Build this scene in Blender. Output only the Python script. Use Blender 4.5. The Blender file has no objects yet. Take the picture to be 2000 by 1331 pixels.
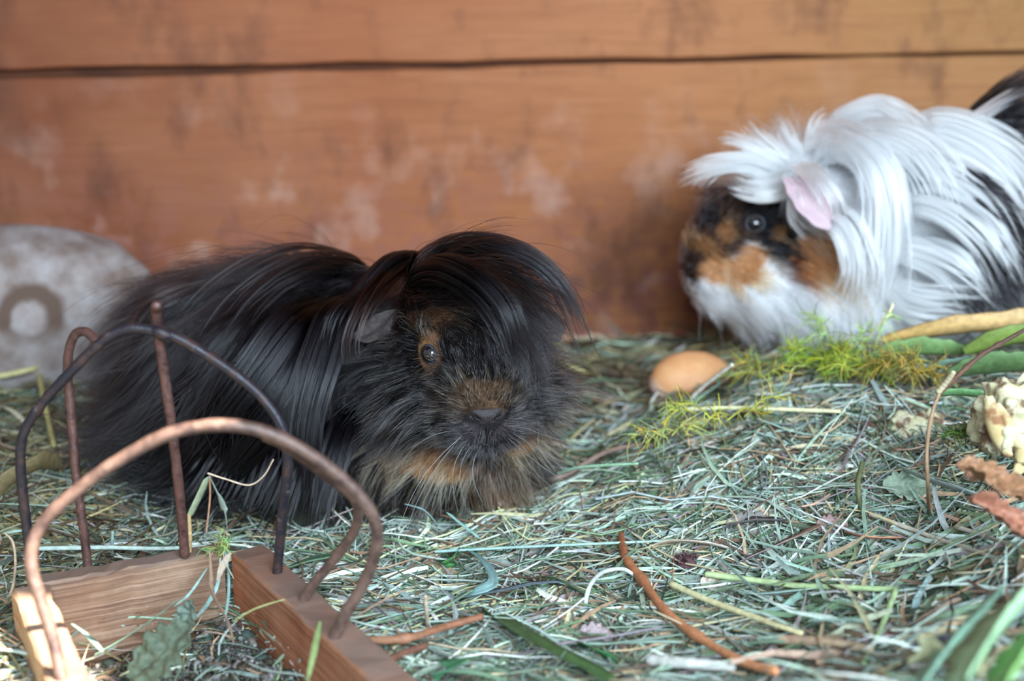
import bpy, bmesh, math, random
import numpy as np
from mathutils import Vector, Matrix, Quaternion, noise
from mathutils.bvhtree import BVHTree
from mathutils.kdtree import KDTree

R = np.random.default_rng(7)
random.seed(7)
scene = bpy.context.scene
COL = scene.collection
sin, cos, pi = math.sin, math.cos, math.pi

# ------------------------------------------------------------------ camera
CAM_H, PITCH, LENS = 0.23, math.radians(16.0), 50.0
FPX = LENS / 36.0 * 2000.0
cd = bpy.data.cameras.new('camera'); cam = bpy.data.objects.new('camera', cd); COL.objects.link(cam)
cam.location = (0, 0, CAM_H); cam.rotation_euler = (pi / 2 - PITCH, 0, 0)
cd.lens = LENS; cd.sensor_width = 36; cd.clip_start = 0.01; cd.clip_end = 50
cd.dof.use_dof = True; cd.dof.focus_distance = 0.522; cd.dof.aperture_fstop = 7.0
scene.camera = cam

# ------------------------------------------------------------------ world, sun, daylight, exposure
world = bpy.data.worlds.new('world'); scene.world = world; world.use_nodes = True
wn = world.node_tree; wn.nodes.clear()
wo = wn.nodes.new('ShaderNodeOutputWorld'); wb = wn.nodes.new('ShaderNodeBackground')
wr = wn.nodes.new('ShaderNodeValToRGB'); wt = wn.nodes.new('ShaderNodeTexCoord'); ws = wn.nodes.new('ShaderNodeSeparateXYZ')
wm = wn.nodes.new('ShaderNodeMapRange'); wm.inputs[1].default_value = -0.35; wm.inputs[2].default_value = 0.8
wn.links.new(wt.outputs['Generated'], ws.inputs[0]); wn.links.new(ws.outputs['Z'], wm.inputs[0])
wn.links.new(wm.outputs[0], wr.inputs[0]); wn.links.new(wr.outputs[0], wb.inputs[0]); wn.links.new(wb.outputs[0], wo.inputs[0])
e = wr.color_ramp.elements
e[0].position = 0.1; e[0].color = (0.10, 0.11, 0.09, 1)
e[1].position = 1.0; e[1].color = (0.62, 0.78, 1.0, 1)
m_ = e.new(0.42); m_.color = (0.78, 0.90, 1.0, 1)
wb.inputs[1].default_value = 0.33

sd_ = bpy.data.lights.new('sun', 'SUN'); sd_.energy = 20.0; sd_.angle = 0.012; sd_.color = (1.0, 0.90, 0.78)
sun = bpy.data.objects.new('sun', sd_); COL.objects.link(sun)
SUN_DIR = Vector((-0.50, 0.25, -0.90)).normalized()
sun.rotation_euler = SUN_DIR.to_track_quat('-Z', 'Y').to_euler()
ad = bpy.data.lights.new('open_front_daylight', 'AREA'); ad.energy = 15.0; ad.shape = 'RECTANGLE'; ad.size = 0.8; ad.size_y = 0.35
ad.color = (0.68, 0.85, 1.0)
area = bpy.data.objects.new('open_front_daylight', ad); COL.objects.link(area)
area.location = (0.30, -0.30, 0.50)
area.rotation_euler = (Vector((0.05, 0.6, 0.03)) - area.location).to_track_quat('-Z', 'Y').to_euler()

vs = scene.view_settings
vs.view_transform = 'Standard'; vs.look = 'None'; vs.gamma = 1; vs.use_curve_mapping = False; vs.exposure = 0.75
scene.cycles.use_denoising = True
scene.cycles.max_bounces = 14; scene.cycles.transmission_bounces = 13; scene.cycles.glossy_bounces = 10; scene.cycles.diffuse_bounces = 4
scene.cycles_curves.shape = 'RIBBONS'

# ------------------------------------------------------------------ camera maths (for measuring positions)
CF = np.array([0, cos(PITCH), -sin(PITCH)]); CU = np.array([0, sin(PITCH), cos(PITCH)]); CR = np.array([1.0, 0, 0])
C0 = np.array([0, 0, CAM_H])
def ray(px, py):
    return CF + (px - 1000) / FPX * CR - (py - 665.5) / FPX * CU
def P(px, py, y):
    r = ray(px, py); return C0 + r * (y / r[1])
def sdir(dx, dy, dz=0.0):          # right, down, toward the lens
    v = dx * CR - dy * CU - dz * CF
    return v / np.linalg.norm(v)
def lin(r, g, b):
    f = lambda c: (c / 255 / 12.92) if c / 255 <= 0.04045 else ((c / 255 + 0.055) / 1.055) ** 2.4
    return (f(r), f(g), f(b))

# ------------------------------------------------------------------ hay surface height
def sstep(a, b, x):
    t = np.clip((x - a) / (b - a), 0, 1); return t * t * (3 - 2 * t)
_ph = R.uniform(0, 6.28, (24, 2)); _fr = R.normal(0, 1, (24, 2))
_fr = _fr / np.linalg.norm(_fr, axis=1)[:, None] * R.uniform(60, 260, (24, 1))
def hz(x, y):
    x = np.asarray(x, float); y = np.asarray(y, float)
    z = 0.034 * sstep(0.05, 0.19, x + 0.35 * (0.70 - y)) * sstep(0.44, 0.60, y)
    z = z + 0.052 * np.exp(-(((x - 0.24) / 0.085) ** 2 + ((y - 0.40) / 0.10) ** 2))
    z = z + 0.022 * np.exp(-(((x - 0.10) / 0.10) ** 2 + ((y - 0.33) / 0.06) ** 2))
    z = z + 0.012 * sstep(-0.15, -0.3, x) * sstep(0.5, 0.6, y)
    z = z - 0.008 * np.exp(-(((x + 0.075) / 0.085) ** 2 + ((y - 0.495) / 0.045) ** 2))
    w = 0
    for (f, p) in zip(_fr, _ph):
        w = w + np.sin(f[0] * x + p[0]) * np.cos(f[1] * y + p[1]) / 24
    return z + 0.009 * w
def G(px, py, dz=0.0):             # the point of the hay surface a view line meets
    r = ray(px, py); t = 0.30
    for _ in range(900):
        q = C0 + r * t
        if q[2] <= float(hz(q[0], q[1])) + dz: break
        t += 0.0008
    return q

# ------------------------------------------------------------------ object helpers
def tag(o, label=None, cat=None, group=None, kind=None):
    if label: o['label'] = label
    if cat: o['category'] = cat
    if group: o['group'] = group
    if kind: o['kind'] = kind
    return o
def mesh_obj(name, verts, faces, mat=None, parent=None, smooth=True, base=None, colors=None):
    verts = np.asarray(verts, float)
    if base is not None: verts = verts - np.asarray(base)
    me = bpy.data.meshes.new(name)
    if isinstance(faces, np.ndarray):
        nf, k = faces.shape
        me.vertices.add(len(verts)); me.vertices.foreach_set('co', verts.astype(np.float32).ravel())
        me.loops.add(nf * k); me.loops.foreach_set('vertex_index', faces.astype(np.int32).ravel())
        me.polygons.add(nf); me.polygons.foreach_set('loop_start', np.arange(0, nf * k, k, dtype=np.int32))
        me.update(calc_edges=True); me.validate()
    else:
        me.from_pydata([tuple(v) for v in verts], [], [tuple(int(i) for i in f) for f in faces]); me.update()
    if smooth: me.polygons.foreach_set('use_smooth', np.ones(len(me.polygons), dtype=bool))
    if colors is not None:
        a = me.attributes.new('tint', 'FLOAT_COLOR', 'POINT')
        c4 = np.ones((len(verts), 4), np.float32); c4[:, :3] = colors; a.data.foreach_set('color', c4.ravel())
    if mat is not None:
        for m in (mat if isinstance(mat, (list, tuple)) else [mat]): me.materials.append(m)
    o = bpy.data.objects.new(name, me); COL.objects.link(o)
    if parent is not None: o.parent = parent
    elif base is not None: o.location = base
    return o
def empty(name, base, label, cat, group=None):
    o = bpy.data.objects.new(name, None); COL.objects.link(o); o.location = base; o.empty_display_size = 0.01
    return tag(o, label, cat, group)
def spline(pts, n):
    pts = np.asarray(pts, float); m = len(pts)
    if m == 2: return pts[0] + np.linspace(0, 1, n)[:, None] * (pts[1] - pts[0])
    q = np.vstack([2 * pts[0] - pts[1], pts, 2 * pts[-1] - pts[-2]])
    seg = np.linalg.norm(np.diff(pts, axis=0), axis=1); cum = np.concatenate([[0], np.cumsum(seg)])
    out = []
    for s in np.linspace(0, cum[-1], n):
        i = min(int(np.searchsorted(cum, s, side='right')) - 1, m - 2); t = (s - cum[i]) / max(seg[i], 1e-9)
        a, b, c, d = q[i:i + 4]
        out.append(0.5 * (2 * b + (c - a) * t + (2 * a - 5 * b + 4 * c - d) * t * t + (3 * b - a - 3 * c + d) * t ** 3))
    return np.array(out)
def frames(pts):
    T = np.gradient(pts, axis=0); T /= np.linalg.norm(T, axis=1)[:, None] + 1e-12
    up = np.array([0, 0, 1.0]) if abs(T[0][2]) < 0.9 else np.array([1.0, 0, 0])
    N = np.zeros_like(pts); n = np.cross(T[0], up); n /= np.linalg.norm(n)
    for i in range(len(pts)):
        n = n - T[i] * np.dot(n, T[i]); n /= np.linalg.norm(n) + 1e-12; N[i] = n
    return T, N, np.cross(T, N)
def tube_geo(pts, rad, sides=12, round_ends=True):
    n = len(pts); T, N, B = frames(pts)
    rad = np.full(n, rad) if np.isscalar(rad) else np.asarray(rad, float)
    if round_ends:
        P0 = [pts[0] - T[0] * rad[0] * 0.6, pts[0] - T[0] * rad[0] * 0.4]; P1 = [pts[-1] + T[-1] * rad[-1] * 0.4, pts[-1] + T[-1] * rad[-1] * 0.6]
        pts = np.vstack([P0, pts, P1]); N = np.vstack([N[:1]] * 2 + [N] + [N[-1:]] * 2); B = np.vstack([B[:1]] * 2 + [B] + [B[-1:]] * 2)
        rad = np.concatenate([[rad[0] * 0.35, rad[0] * 0.78], rad, [rad[-1] * 0.78, rad[-1] * 0.35]]); n += 4
    a = np.linspace(0, 2 * pi, sides, endpoint=False)
    V = (pts[:, None, :] + rad[:, None, None] * (np.cos(a)[None, :, None] * N[:, None, :] + np.sin(a)[None, :, None] * B[:, None, :])).reshape(-1, 3)
    F = []
    for i in range(n - 1):
        for j in range(sides):
            F.append((i * sides + j, i * sides + (j + 1) % sides, (i + 1) * sides + (j + 1) % sides, (i + 1) * sides + j))
    F.append(tuple(range(sides - 1, -1, -1))); F.append(tuple((n - 1) * sides + j for j in range(sides)))
    return V, F
def ribbon_geo(pts, width, fold=0.25, thick=0.00018, roll=0.0):
    """a folded leaf blade with real thickness, width given along its length"""
    n = len(pts); T, N, B = frames(pts)
    w = np.asarray(width, float) if not np.isscalar(width) else np.full(n, width)
    S = np.cross(T, [0, 0, 1.0]); ln = np.linalg.norm(S, axis=1)[:, None]; S = np.where(ln > 0.2, S / (ln + 1e-9), N)
    U = np.cross(S, T); c, s = cos(roll), sin(roll)
    S, U = c * S + s * U, c * U - s * S
    prof = [(-1, fold), (-0.5, fold * 0.35), (0, 0), (0.5, fold * 0.35), (1, fold)]
    V = []
    for sgn in (1, -1):
        for i in range(n):
            for (u, v) in prof:
                V.append(pts[i] + S[i] * u * w[i] / 2 + U[i] * (v * w[i] / 2 + sgn * thick * 0.5))
    k = len(prof); F = []; o = n * k
    for i in range(n - 1):
        for j in range(k - 1):
            a = i * k + j
            F.append((a, a + 1, a + k + 1, a + k)); F.append((o + a + k, o + a + k + 1, o + a + 1, o + a))
        F.append((i * k, (i + 1) * k, o + (i + 1) * k, o + i * k)); F.append((i * k + k - 1, o + i * k + k - 1, o + (i + 1) * k + k - 1, (i + 1) * k + k - 1))
    return np.array(V), F
def merge(geos):
    V = []; F = []; o = 0
    for v, f in geos:
        V.append(np.asarray(v)); F += [tuple(i + o for i in q) for q in f]; o += len(v)
    return np.vstack(V), F

# ------------------------------------------------------------------ materials
def mat(name):
    m = bpy.data.materials.new(name); m.use_nodes = True; nt = m.node_tree
    b = nt.nodes['Principled BSDF']; return m, nt, b
def nd(nt, t, **kw):
    n = nt.nodes.new(t)
    for k, v in kw.items(): setattr(n, k, v)
    return n
def ramp(nt, stops, fac=None):
    r = nd(nt, 'ShaderNodeValToRGB'); el = r.color_ramp.elements
    el[0].position, el[0].color = stops[0][0], (*stops[0][1], 1)
    el[1].position, el[1].color = stops[-1][0], (*stops[-1][1], 1)
    for p, c in stops[1:-1]:
        x = el.new(p); x.color = (*c, 1)
    if fac is not None: nt.links.new(fac, r.inputs[0])
    return r.outputs[0]
def noise_tex(nt, scale, detail=4, rough=0.6, vec=None, dist=0.0):
    n = nd(nt, 'ShaderNodeTexNoise'); n.inputs['Scale'].default_value = scale; n.inputs['Detail'].default_value = detail
    n.inputs['Roughness'].default_value = rough; n.inputs['Distortion'].default_value = dist
    if vec is not None: nt.links.new(vec, n.inputs['Vector'])
    return n.outputs['Fac']
def coords(nt, scale=(1, 1, 1), loc=(0, 0, 0), rot=(0, 0, 0), kind='Object'):
    t = nd(nt, 'ShaderNodeTexCoord'); m = nd(nt, 'ShaderNodeMapping')
    m.inputs['Scale'].default_value = scale; m.inputs['Location'].default_value = loc; m.inputs['Rotation'].default_value = rot
    nt.links.new(t.outputs[kind], m.inputs[0]); return m.outputs[0]
def mix(nt, fac, a, b, mode='MIX'):
    m = nd(nt, 'ShaderNodeMix', data_type='RGBA', blend_type=mode)
    for s, v in ((m.inputs[0], fac), (m.inputs[6], a), (m.inputs[7], b)):
        if hasattr(v, 'is_output'): nt.links.new(v, s)
        elif isinstance(v, (int, float)): s.default_value = v
        else: s.default_value = (*v, 1)
    return m.outputs[2]
def maprange(nt, v, a, b, c=0, d=1):
    m = nd(nt, 'ShaderNodeMapRange'); nt.links.new(v, m.inputs[0])
    for i, x in enumerate((a, b, c, d)): m.inputs[i + 1].default_value = x
    return m.outputs[0]
def bump(nt, b, h, strength=0.4, dist=0.001):
    n = nd(nt, 'ShaderNodeBump'); n.inputs['Strength'].default_value = strength; n.inputs['Distance'].default_value = dist
    nt.links.new(h, n.inputs['Height']); nt.links.new(n.outputs[0], b.inputs['Normal'])
def simple(name, c1, c2, scale=60, rough=0.7, bmp=0.3, bd=0.0008, stretch=(1, 1, 1), sss=0.0, spec=0.4):
    m, nt, b = mat(name); v = coords(nt, stretch)
    f = noise_tex(nt, scale, 5, 0.65, v)
    nt.links.new(ramp(nt, [(0.35, c1), (0.65, c2)], f), b.inputs['Base Color']); b.inputs['Roughness'].default_value = rough
    b.inputs['Specular IOR Level'].default_value = spec
    if sss: b.inputs['Subsurface Weight'].default_value = sss; b.inputs['Subsurface Radius'].default_value = (0.004, 0.003, 0.002); b.inputs['Subsurface Scale'].default_value = 1.0
    bump(nt, b, f, bmp, bd); return m
def tinted(name, rough=0.65, spec=0.35, trans=0.0):
    m, nt, b = mat(name); a = nd(nt, 'ShaderNodeAttribute', attribute_name='tint')
    f = noise_tex(nt, 400, 3, 0.6, coords(nt))
    k = maprange(nt, f, 0.3, 0.7, 0.75, 1.2)
    x = nd(nt, 'ShaderNodeVectorMath', operation='SCALE'); nt.links.new(a.outputs['Color'], x.inputs[0]); nt.links.new(k, x.inputs['Scale'])
    nt.links.new(x.outputs[0], b.inputs['Base Color']); b.inputs['Roughness'].default_value = rough; b.inputs['Specular IOR Level'].default_value = spec
    return m
def hair_mat(name, rough=0.3, radial=0.4, coat=0.0, ior=1.55):
    m = bpy.data.materials.new(name); m.use_nodes = True; nt = m.node_tree; nt.nodes.clear()
    o = nd(nt, 'ShaderNodeOutputMaterial'); h = nd(nt, 'ShaderNodeBsdfHairPrincipled'); h.model = 'CHIANG'; h.parametrization = 'COLOR'
    a = nd(nt, 'ShaderNodeAttribute', attribute_name='tint')
    nt.links.new(a.outputs['Color'], h.inputs['Color'])
    h.inputs['Roughness'].default_value = rough; h.inputs['Radial Roughness'].default_value = radial
    if 'Coat' in h.inputs: h.inputs['Coat'].default_value = coat
    h.inputs['Random Roughness'].default_value = 0.1; h.inputs['IOR'].default_value = ior
    nt.links.new(h.outputs[0], o.inputs[0]); return m

def wall_material():
    m, nt, b = mat('painted_old_planks')
    big = noise_tex(nt, 5.0, 4, 0.6, coords(nt, (1, 1, 1.6)))
    grain = noise_tex(nt, 22, 6, 0.7, coords(nt, (0.9, 1, 11)), 0.6)
    fine = noise_tex(nt, 60, 6, 0.75, coords(nt, (1, 1, 1.3), (3, 1, 2)))
    sx = nd(nt, 'ShaderNodeSeparateXYZ'); nt.links.new(coords(nt), sx.inputs[0])
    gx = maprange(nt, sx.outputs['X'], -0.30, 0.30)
    base = ramp(nt, [(0.0, lin(106, 52, 30)), (0.35, lin(156, 86, 50)), (0.65, lin(178, 114, 70)), (1.0, lin(160, 118, 66))], gx)  # left-to-right hue shift, with the dimmer light at left painted in
    c = mix(nt, maprange(nt, big, 0.35, 0.7, 0, 0.55), base, lin(184, 124, 86))
    c = mix(nt, maprange(nt, grain, 0.45, 0.75, 0, 0.5), c, lin(128, 72, 42))
    low = maprange(nt, sx.outputs['Z'], 0.13, 0.02, 0.0, 1.0)          # worn, chewed and soiled lower part
    lowm = nd(nt, 'ShaderNodeMath', operation='MULTIPLY'); nt.links.new(low, lowm.inputs[0]); nt.links.new(maprange(nt, fine, 0.42, 0.58), lowm.inputs[1])
    c = mix(nt, lowm.outputs[0], c, lin(150, 92, 76))
    pale = noise_tex(nt, 30, 3, 0.55, coords(nt, (1, 1, 0.8), (7, 3, 5)))
    pm = nd(nt, 'ShaderNodeMath', operation='MULTIPLY'); nt.links.new(maprange(nt, pale, 0.55, 0.75, 0, 0.6), pm.inputs[0]); nt.links.new(maprange(nt, sx.outputs['Z'], 0.17, 0.06), pm.inputs[1])
    c = mix(nt, pm.outputs[0], c, lin(212, 176, 160))
    dark = noise_tex(nt, 24, 4, 0.6, coords(nt, (1.3, 1, 0.7), (11, 3, 9)))
    c = mix(nt, maprange(nt, dark, 0.52, 0.70, 0, 0.65), c, lin(92, 56, 42))
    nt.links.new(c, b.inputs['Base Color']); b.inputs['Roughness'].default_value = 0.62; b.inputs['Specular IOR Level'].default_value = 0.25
    bump(nt, b, grain, 0.35, 0.002); return m
def plank_material(name, c1, c2, c3, axis_scale, rot=(0, 0, 0), wave=70, rough=0.6):
    m, nt, b = mat(name); v = coords(nt, axis_scale, rot=rot)
    w0 = noise_tex(nt, 1.0, 4, 0.6, coords(nt, (14, 14, wave * 8)), 0.5)
    class W: outputs = {'Fac': maprange(nt, w0, 0.32, 0.68)}
    w = W
    f = noise_tex(nt, 300, 5, 0.7, v); g = noise_tex(nt, 40, 4, 0.6, coords(nt))
    c = ramp(nt, [(0.0, c1), (0.45, c2), (1.0, c3)], w.outputs['Fac'])
    c = mix(nt, maprange(nt, f, 0.4, 0.75, 0, 0.35), c, c1)
    c = mix(nt, maprange(nt, g, 0.5, 0.75, 0, 0.5), c, c3)
    gn = nd(nt, 'ShaderNodeTexCoord'); sn = nd(nt, 'ShaderNodeSeparateXYZ'); nt.links.new(gn.outputs['Normal'], sn.inputs[0])
    up = nd(nt, 'ShaderNodeMath', operation='MULTIPLY'); nt.links.new(maprange(nt, sn.outputs['Z'], .5, .95), up.inputs[0]); nt.links.new(maprange(nt, g, 0.25, 0.6, 0.45, 0.9), up.inputs[1])
    c = mix(nt, up.outputs[0], c, lin(126, 106, 96))       # weathered, dusty top edge
    nt.links.new(c, b.inputs['Base Color']); b.inputs['Roughness'].default_value = rough; bump(nt, b, w.outputs['Fac'], 0.5, 0.0006); return m
def rust_material(name, dark, rust, pale, amount):
    m, nt, b = mat(name)
    f = noise_tex(nt, 130, 6, 0.75, coords(nt)); g = noise_tex(nt, 700, 4, 0.7, coords(nt)); h = noise_tex(nt, 260, 4, 0.6, coords(nt, loc=(4, 2, 1)))
    c = mix(nt, maprange(nt, f, 0.5 - amount * 0.2, 0.62 - amount * 0.1), dark, rust)
    c = mix(nt, maprange(nt, h, 0.62, 0.75, 0, 0.6), c, pale)
    nt.links.new(c, b.inputs['Base Color']); b.inputs['Metallic'].default_value = 0.2
    nt.links.new(maprange(nt, f, 0.4, 0.7, 0.32, 0.62), b.inputs['Roughness']); bump(nt, b, g, 0.6, 0.0005); return m

M_wall = wall_material()
M_dark = simple('dark_blocker_wood', lin(70, 38, 22), lin(96, 54, 32), 20, 0.9)
M_floor = simple('hutch_floor_wood', lin(70, 55, 45), lin(100, 80, 60), 15, 0.9)
M_hay = tinted('hay_blades'); M_tint = tinted('tinted_plant', 0.6)
M_under = simple('hay_underlayer', lin(48, 50, 40), lin(92, 92, 74), 160, 0.95, 1.0, 0.003)
M_hair_b = hair_mat('dark_guinea_pig_hair', 0.17, 0.22, 0.0, 1.43)
M_hair_w = hair_mat('white_guinea_pig_hair', 0.45, 0.8)
M_skin = tinted('guinea_pig_skin', 0.85, 0.1)

# ------------------------------------------------------------------ setting: floor, plank wall, added roof
def box_geo(x0, x1, y0, y1, z0, z1):
    V = [(x, y, z) for x in (x0, x1) for y in (y0, y1) for z in (z0, z1)]
    F = [(0, 1, 3, 2), (4, 6, 7, 5), (0, 4, 5, 1), (2, 3, 7, 6), (0, 2, 6, 4), (1, 5, 7, 3)]
    return np.array(V, float), F
def bevel_mod(o, w, seg=2):
    b = o.modifiers.new('bevel', 'BEVEL'); b.width = w; b.segments = seg; b.limit_method = 'ANGLE'; return o
o = mesh_obj('floor', *box_geo(-1.0, 1.0, -0.3, 0.95, -0.05, -0.03), M_floor, smooth=False); tag(o, 'wooden hutch floor under the hay', kind='structure')
WY = 0.80
wl, wr_ = P(0, 145, 0.775), P(2000, 103, 0.845)
slope = (wr_[2] - wl[2]) / (wr_[0] - wl[0]); dydx = (wr_[1] - wl[1]) / (wr_[0] - wl[0])
def plank(z_lo_fn, z_hi_fn, th=0.02, ystep=0.0):
    V = []; F = []; xs = np.linspace(-0.9, 0.9, 61)
    for x in xs:
        y = wl[1] + (x - wl[0]) * dydx + ystep
        lo, hi = z_lo_fn(x), z_hi_fn(x)
        V += [(x, y, lo), (x, y, hi), (x, y + th, hi), (x, y + th, lo)]
    for i in range(60):
        for j in range(4): F.append((i * 4 + j, (i + 1) * 4 + j, (i + 1) * 4 + (j + 1) % 4, i * 4 + (j + 1) % 4))
    return np.array(V), F
zc = lambda x: wl[2] + (x - wl[0]) * slope
gap = lambda x: 0.0030 - 0.0022 * (x - wl[0]) / (wr_[0] - wl[0])
wob = lambda x: 0.0005 * sin(40 * x) + 0.0003 * sin(97 * x + 1)
lowp = plank(lambda x: -0.05, lambda x: zc(x) - max(gap(x), 0.0007) + wob(x))
upp = plank(lambda x: zc(x) + max(gap(x), 0.0007) * 0.9 + wob(x * 1.3), lambda x: 0.62, ystep=-0.001)
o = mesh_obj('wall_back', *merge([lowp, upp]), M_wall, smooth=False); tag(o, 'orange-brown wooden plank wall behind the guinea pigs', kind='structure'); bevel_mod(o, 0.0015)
o = mesh_obj('wall_gap_light_block', *plank(lambda x: zc(x) - 0.012, lambda x: zc(x) + 0.012, ystep=0.0065, th=0.01), M_dark, smooth=False); tag(o, 'dark strip added behind the wall gap to block light', kind='structure')  # added strip, keeps the bright world from showing through the gap
o = mesh_obj('sun_blocking_roof', *merge([box_geo(-1.0, 1.0, 0.258, 1.0, 0.62, 0.64), box_geo(0.222, 1.0, -0.55, 0.2579, 0.62, 0.64)]), M_dark, smooth=False); tag(o, 'unseen roof slab added to shape the sunlight', kind='structure')  # added out of view; its cutout lets sun onto the rack's left end

# ------------------------------------------------------------------ hay bed (uncountable)
PAL = [((170, 186, 172), .20), ((142, 158, 144), .18), ((106, 128, 98), .15), ((208, 214, 200), .13), ((198, 188, 148), .09),
       ((170, 142, 114), .08), ((112, 90, 72), .08), ((162, 148, 148), .04), ((60, 72, 58), .05)]
PC = np.array([lin(*c) for c, _ in PAL]); PW = np.array([w for _, w in PAL]); PW /= PW.sum()
PALW = [((160, 146, 102), .20), ((126, 120, 90), .24), ((104, 84, 64), .24), ((180, 176, 148), .12), ((96, 108, 92), .20)]
PCW = np.array([lin(*c) for c, _ in PALW]); PWW = np.array([w for _, w in PALW])

def PZ(px, py, z=0.021):
    r = ray(px, py); return C0 + r * ((z - CAM_H) / r[2])
_q = [PZ(92, 1140), PZ(440, 1082), PZ(722, 1331), PZ(178, 1331)]
RACK_QUAD = [_q[0][:2], _q[1][:2], (_q[1] + (_q[2] - _q[1]) * 1.35)[:2], (_q[0] + (_q[3] - _q[0]) * 1.35)[:2]]
def rack_inside(x, y):            # inside of the wooden rack frame (filled with crumbs instead)
    inside = np.ones(np.shape(x), bool)
    for i in range(4):
        a, b = RACK_QUAD[i], RACK_QUAD[(i + 1) % 4]; inside &= ((b[0] - a[0]) * (y - a[1]) - (b[1] - a[1]) * (x - a[0])) < 0.0
    return inside
BODIES = []                      # footprints where animals sit: (x, y, rx, ry)
def blades(n, reg, Lr, Wr, hr, pit, K=7, seed=1, warm=0.0, tube=False, palette=None, inside=None):
    g = np.random.default_rng(seed)
    x = g.uniform(reg[0], reg[1], n * 2); y = g.uniform(reg[2], reg[3], n * 2)
    keep = np.abs(x) < 0.05 + y * 0.47
    inr = rack_inside(x, y); keep &= (~inr if inside is None else inside(x, y)); keep &= y < 0.79 + (x - wl[0]) * dydx * 0.9 - 0.04
    for (bx, by, rx, ry) in BODIES: keep &= (((x - bx) / rx) ** 2 + ((y - by) / ry) ** 2) > 1
    x = x[keep][:n]; y = y[keep][:n]; n = len(x)
    L = g.uniform(*Lr, n) * np.exp(g.normal(0, .25, n)); W = g.uniform(*Wr, n)
    th = g.uniform(0, 2 * pi, n); ph = g.normal(0, pit, n); k1 = g.normal(0, .32, n); k2 = g.normal(0, .18, n)
    kink = (g.random(n) < 0.25) * g.normal(0, .5, n); rho = g.uniform(-1.2, 1.2, n); tw = g.normal(0, 1.0, n)
    h0 = g.uniform(*hr, n)
    s = np.linspace(-.5, .5, K)[None, :]
    ux, uy = np.cos(th)[:, None], np.sin(th)[:, None]; vx, vy = -uy, ux
    lat = k1[:, None] * (s * s * 2) + kink[:, None] * np.maximum(s, 0)
    X = x[:, None] + L[:, None] * (s * ux + lat * vx); Y = y[:, None] + L[:, None] * (s * uy + lat * vy)
    Z = hz(X, Y) + h0[:, None] + L[:, None] * (np.sin(ph)[:, None] * s - 0.5 * np.abs(k2[:, None]) * s * s * 2)
    Z = np.maximum(Z, hz(X, Y) - 0.006)
    pts = np.stack([X, Y, Z], -1)
    ok = ~rack_inside(X, Y).any(1) if inside is None else np.ones(n, bool)
    pts, x, y, W, rho, tw, k1 = pts[ok], x[ok], y[ok], W[ok], rho[ok], tw[ok], k1[ok]; n = len(x)
    T = np.gradient(pts, axis=1); T /= np.linalg.norm(T, axis=2, keepdims=True) + 1e-9
    S = np.cross(T, np.array([0, 0, 1.0])); S /= np.linalg.norm(S, axis=2, keepdims=True) + 1e-9; U = np.cross(S, T)
    if tube:
        a = np.linspace(0, 2 * pi, 5, endpoint=False); w = (W[:, None] / 2 * (1 - 0.35 * (s + .5)))
        V = pts[:, :, None, :] + w[:, :, None, None] * (np.cos(a)[None, None, :, None] * S[:, :, None, :] + np.sin(a)[None, None, :, None] * U[:, :, None, :])
        k = 5; V = V.reshape(-1, 3)
        i, j = np.meshgrid(np.arange(K - 1), np.arange(k), indexing='ij')
        f = np.stack([i * k + j, i * k + (j + 1) % k, (i + 1) * k + (j + 1) % k, (i + 1) * k + j], -1).reshape(-1, 4)
    else:
        r = rho[:, None] + tw[:, None] * s; c_, s_ = np.cos(r)[..., None], np.sin(r)[..., None]
        S2 = c_ * S + s_ * U; U2 = c_ * U - s_ * S
        tap = np.clip(1.15 - np.abs(s + .1 * np.sign(k1[:, None])) * 1.7, .12, 1)
        w = (W[:, None] / 2 * tap)[..., None]
        V = np.stack([pts - S2 * w + U2 * w * .35, pts, pts + S2 * w + U2 * w * .35], 2); k = 3; V = V.reshape(-1, 3)
        i, j = np.meshgrid(np.arange(K - 1), np.arange(2), indexing='ij')
        f = np.stack([i * k + j, i * k + j + 1, (i + 1) * k + j + 1, (i + 1) * k + j], -1).reshape(-1, 4)
    F = (f[None] + (np.arange(n) * K * k)[:, None, None]).reshape(-1, 4)
    pc, pw = palette or (PC, PW)
    c = pc[g.choice(len(pw), n, p=pw / pw.sum())]
    back = np.clip(sstep(0.58, 0.70, y) * 0.8 + sstep(-0.10, -0.19, x) * 0.75, 0, 0.9) + warm
    cw = PCW[g.choice(len(PWW), n, p=PWW)]
    m = (g.random(n) < back)[:, None]; c = np.where(m, cw, c)
    c = c * np.exp(g.normal(0, .22, (n, 1))) * np.exp(g.normal(0, .05, (n, 3)))
    C = np.repeat(c, K * k, axis=0)
    return V, F, C
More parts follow.
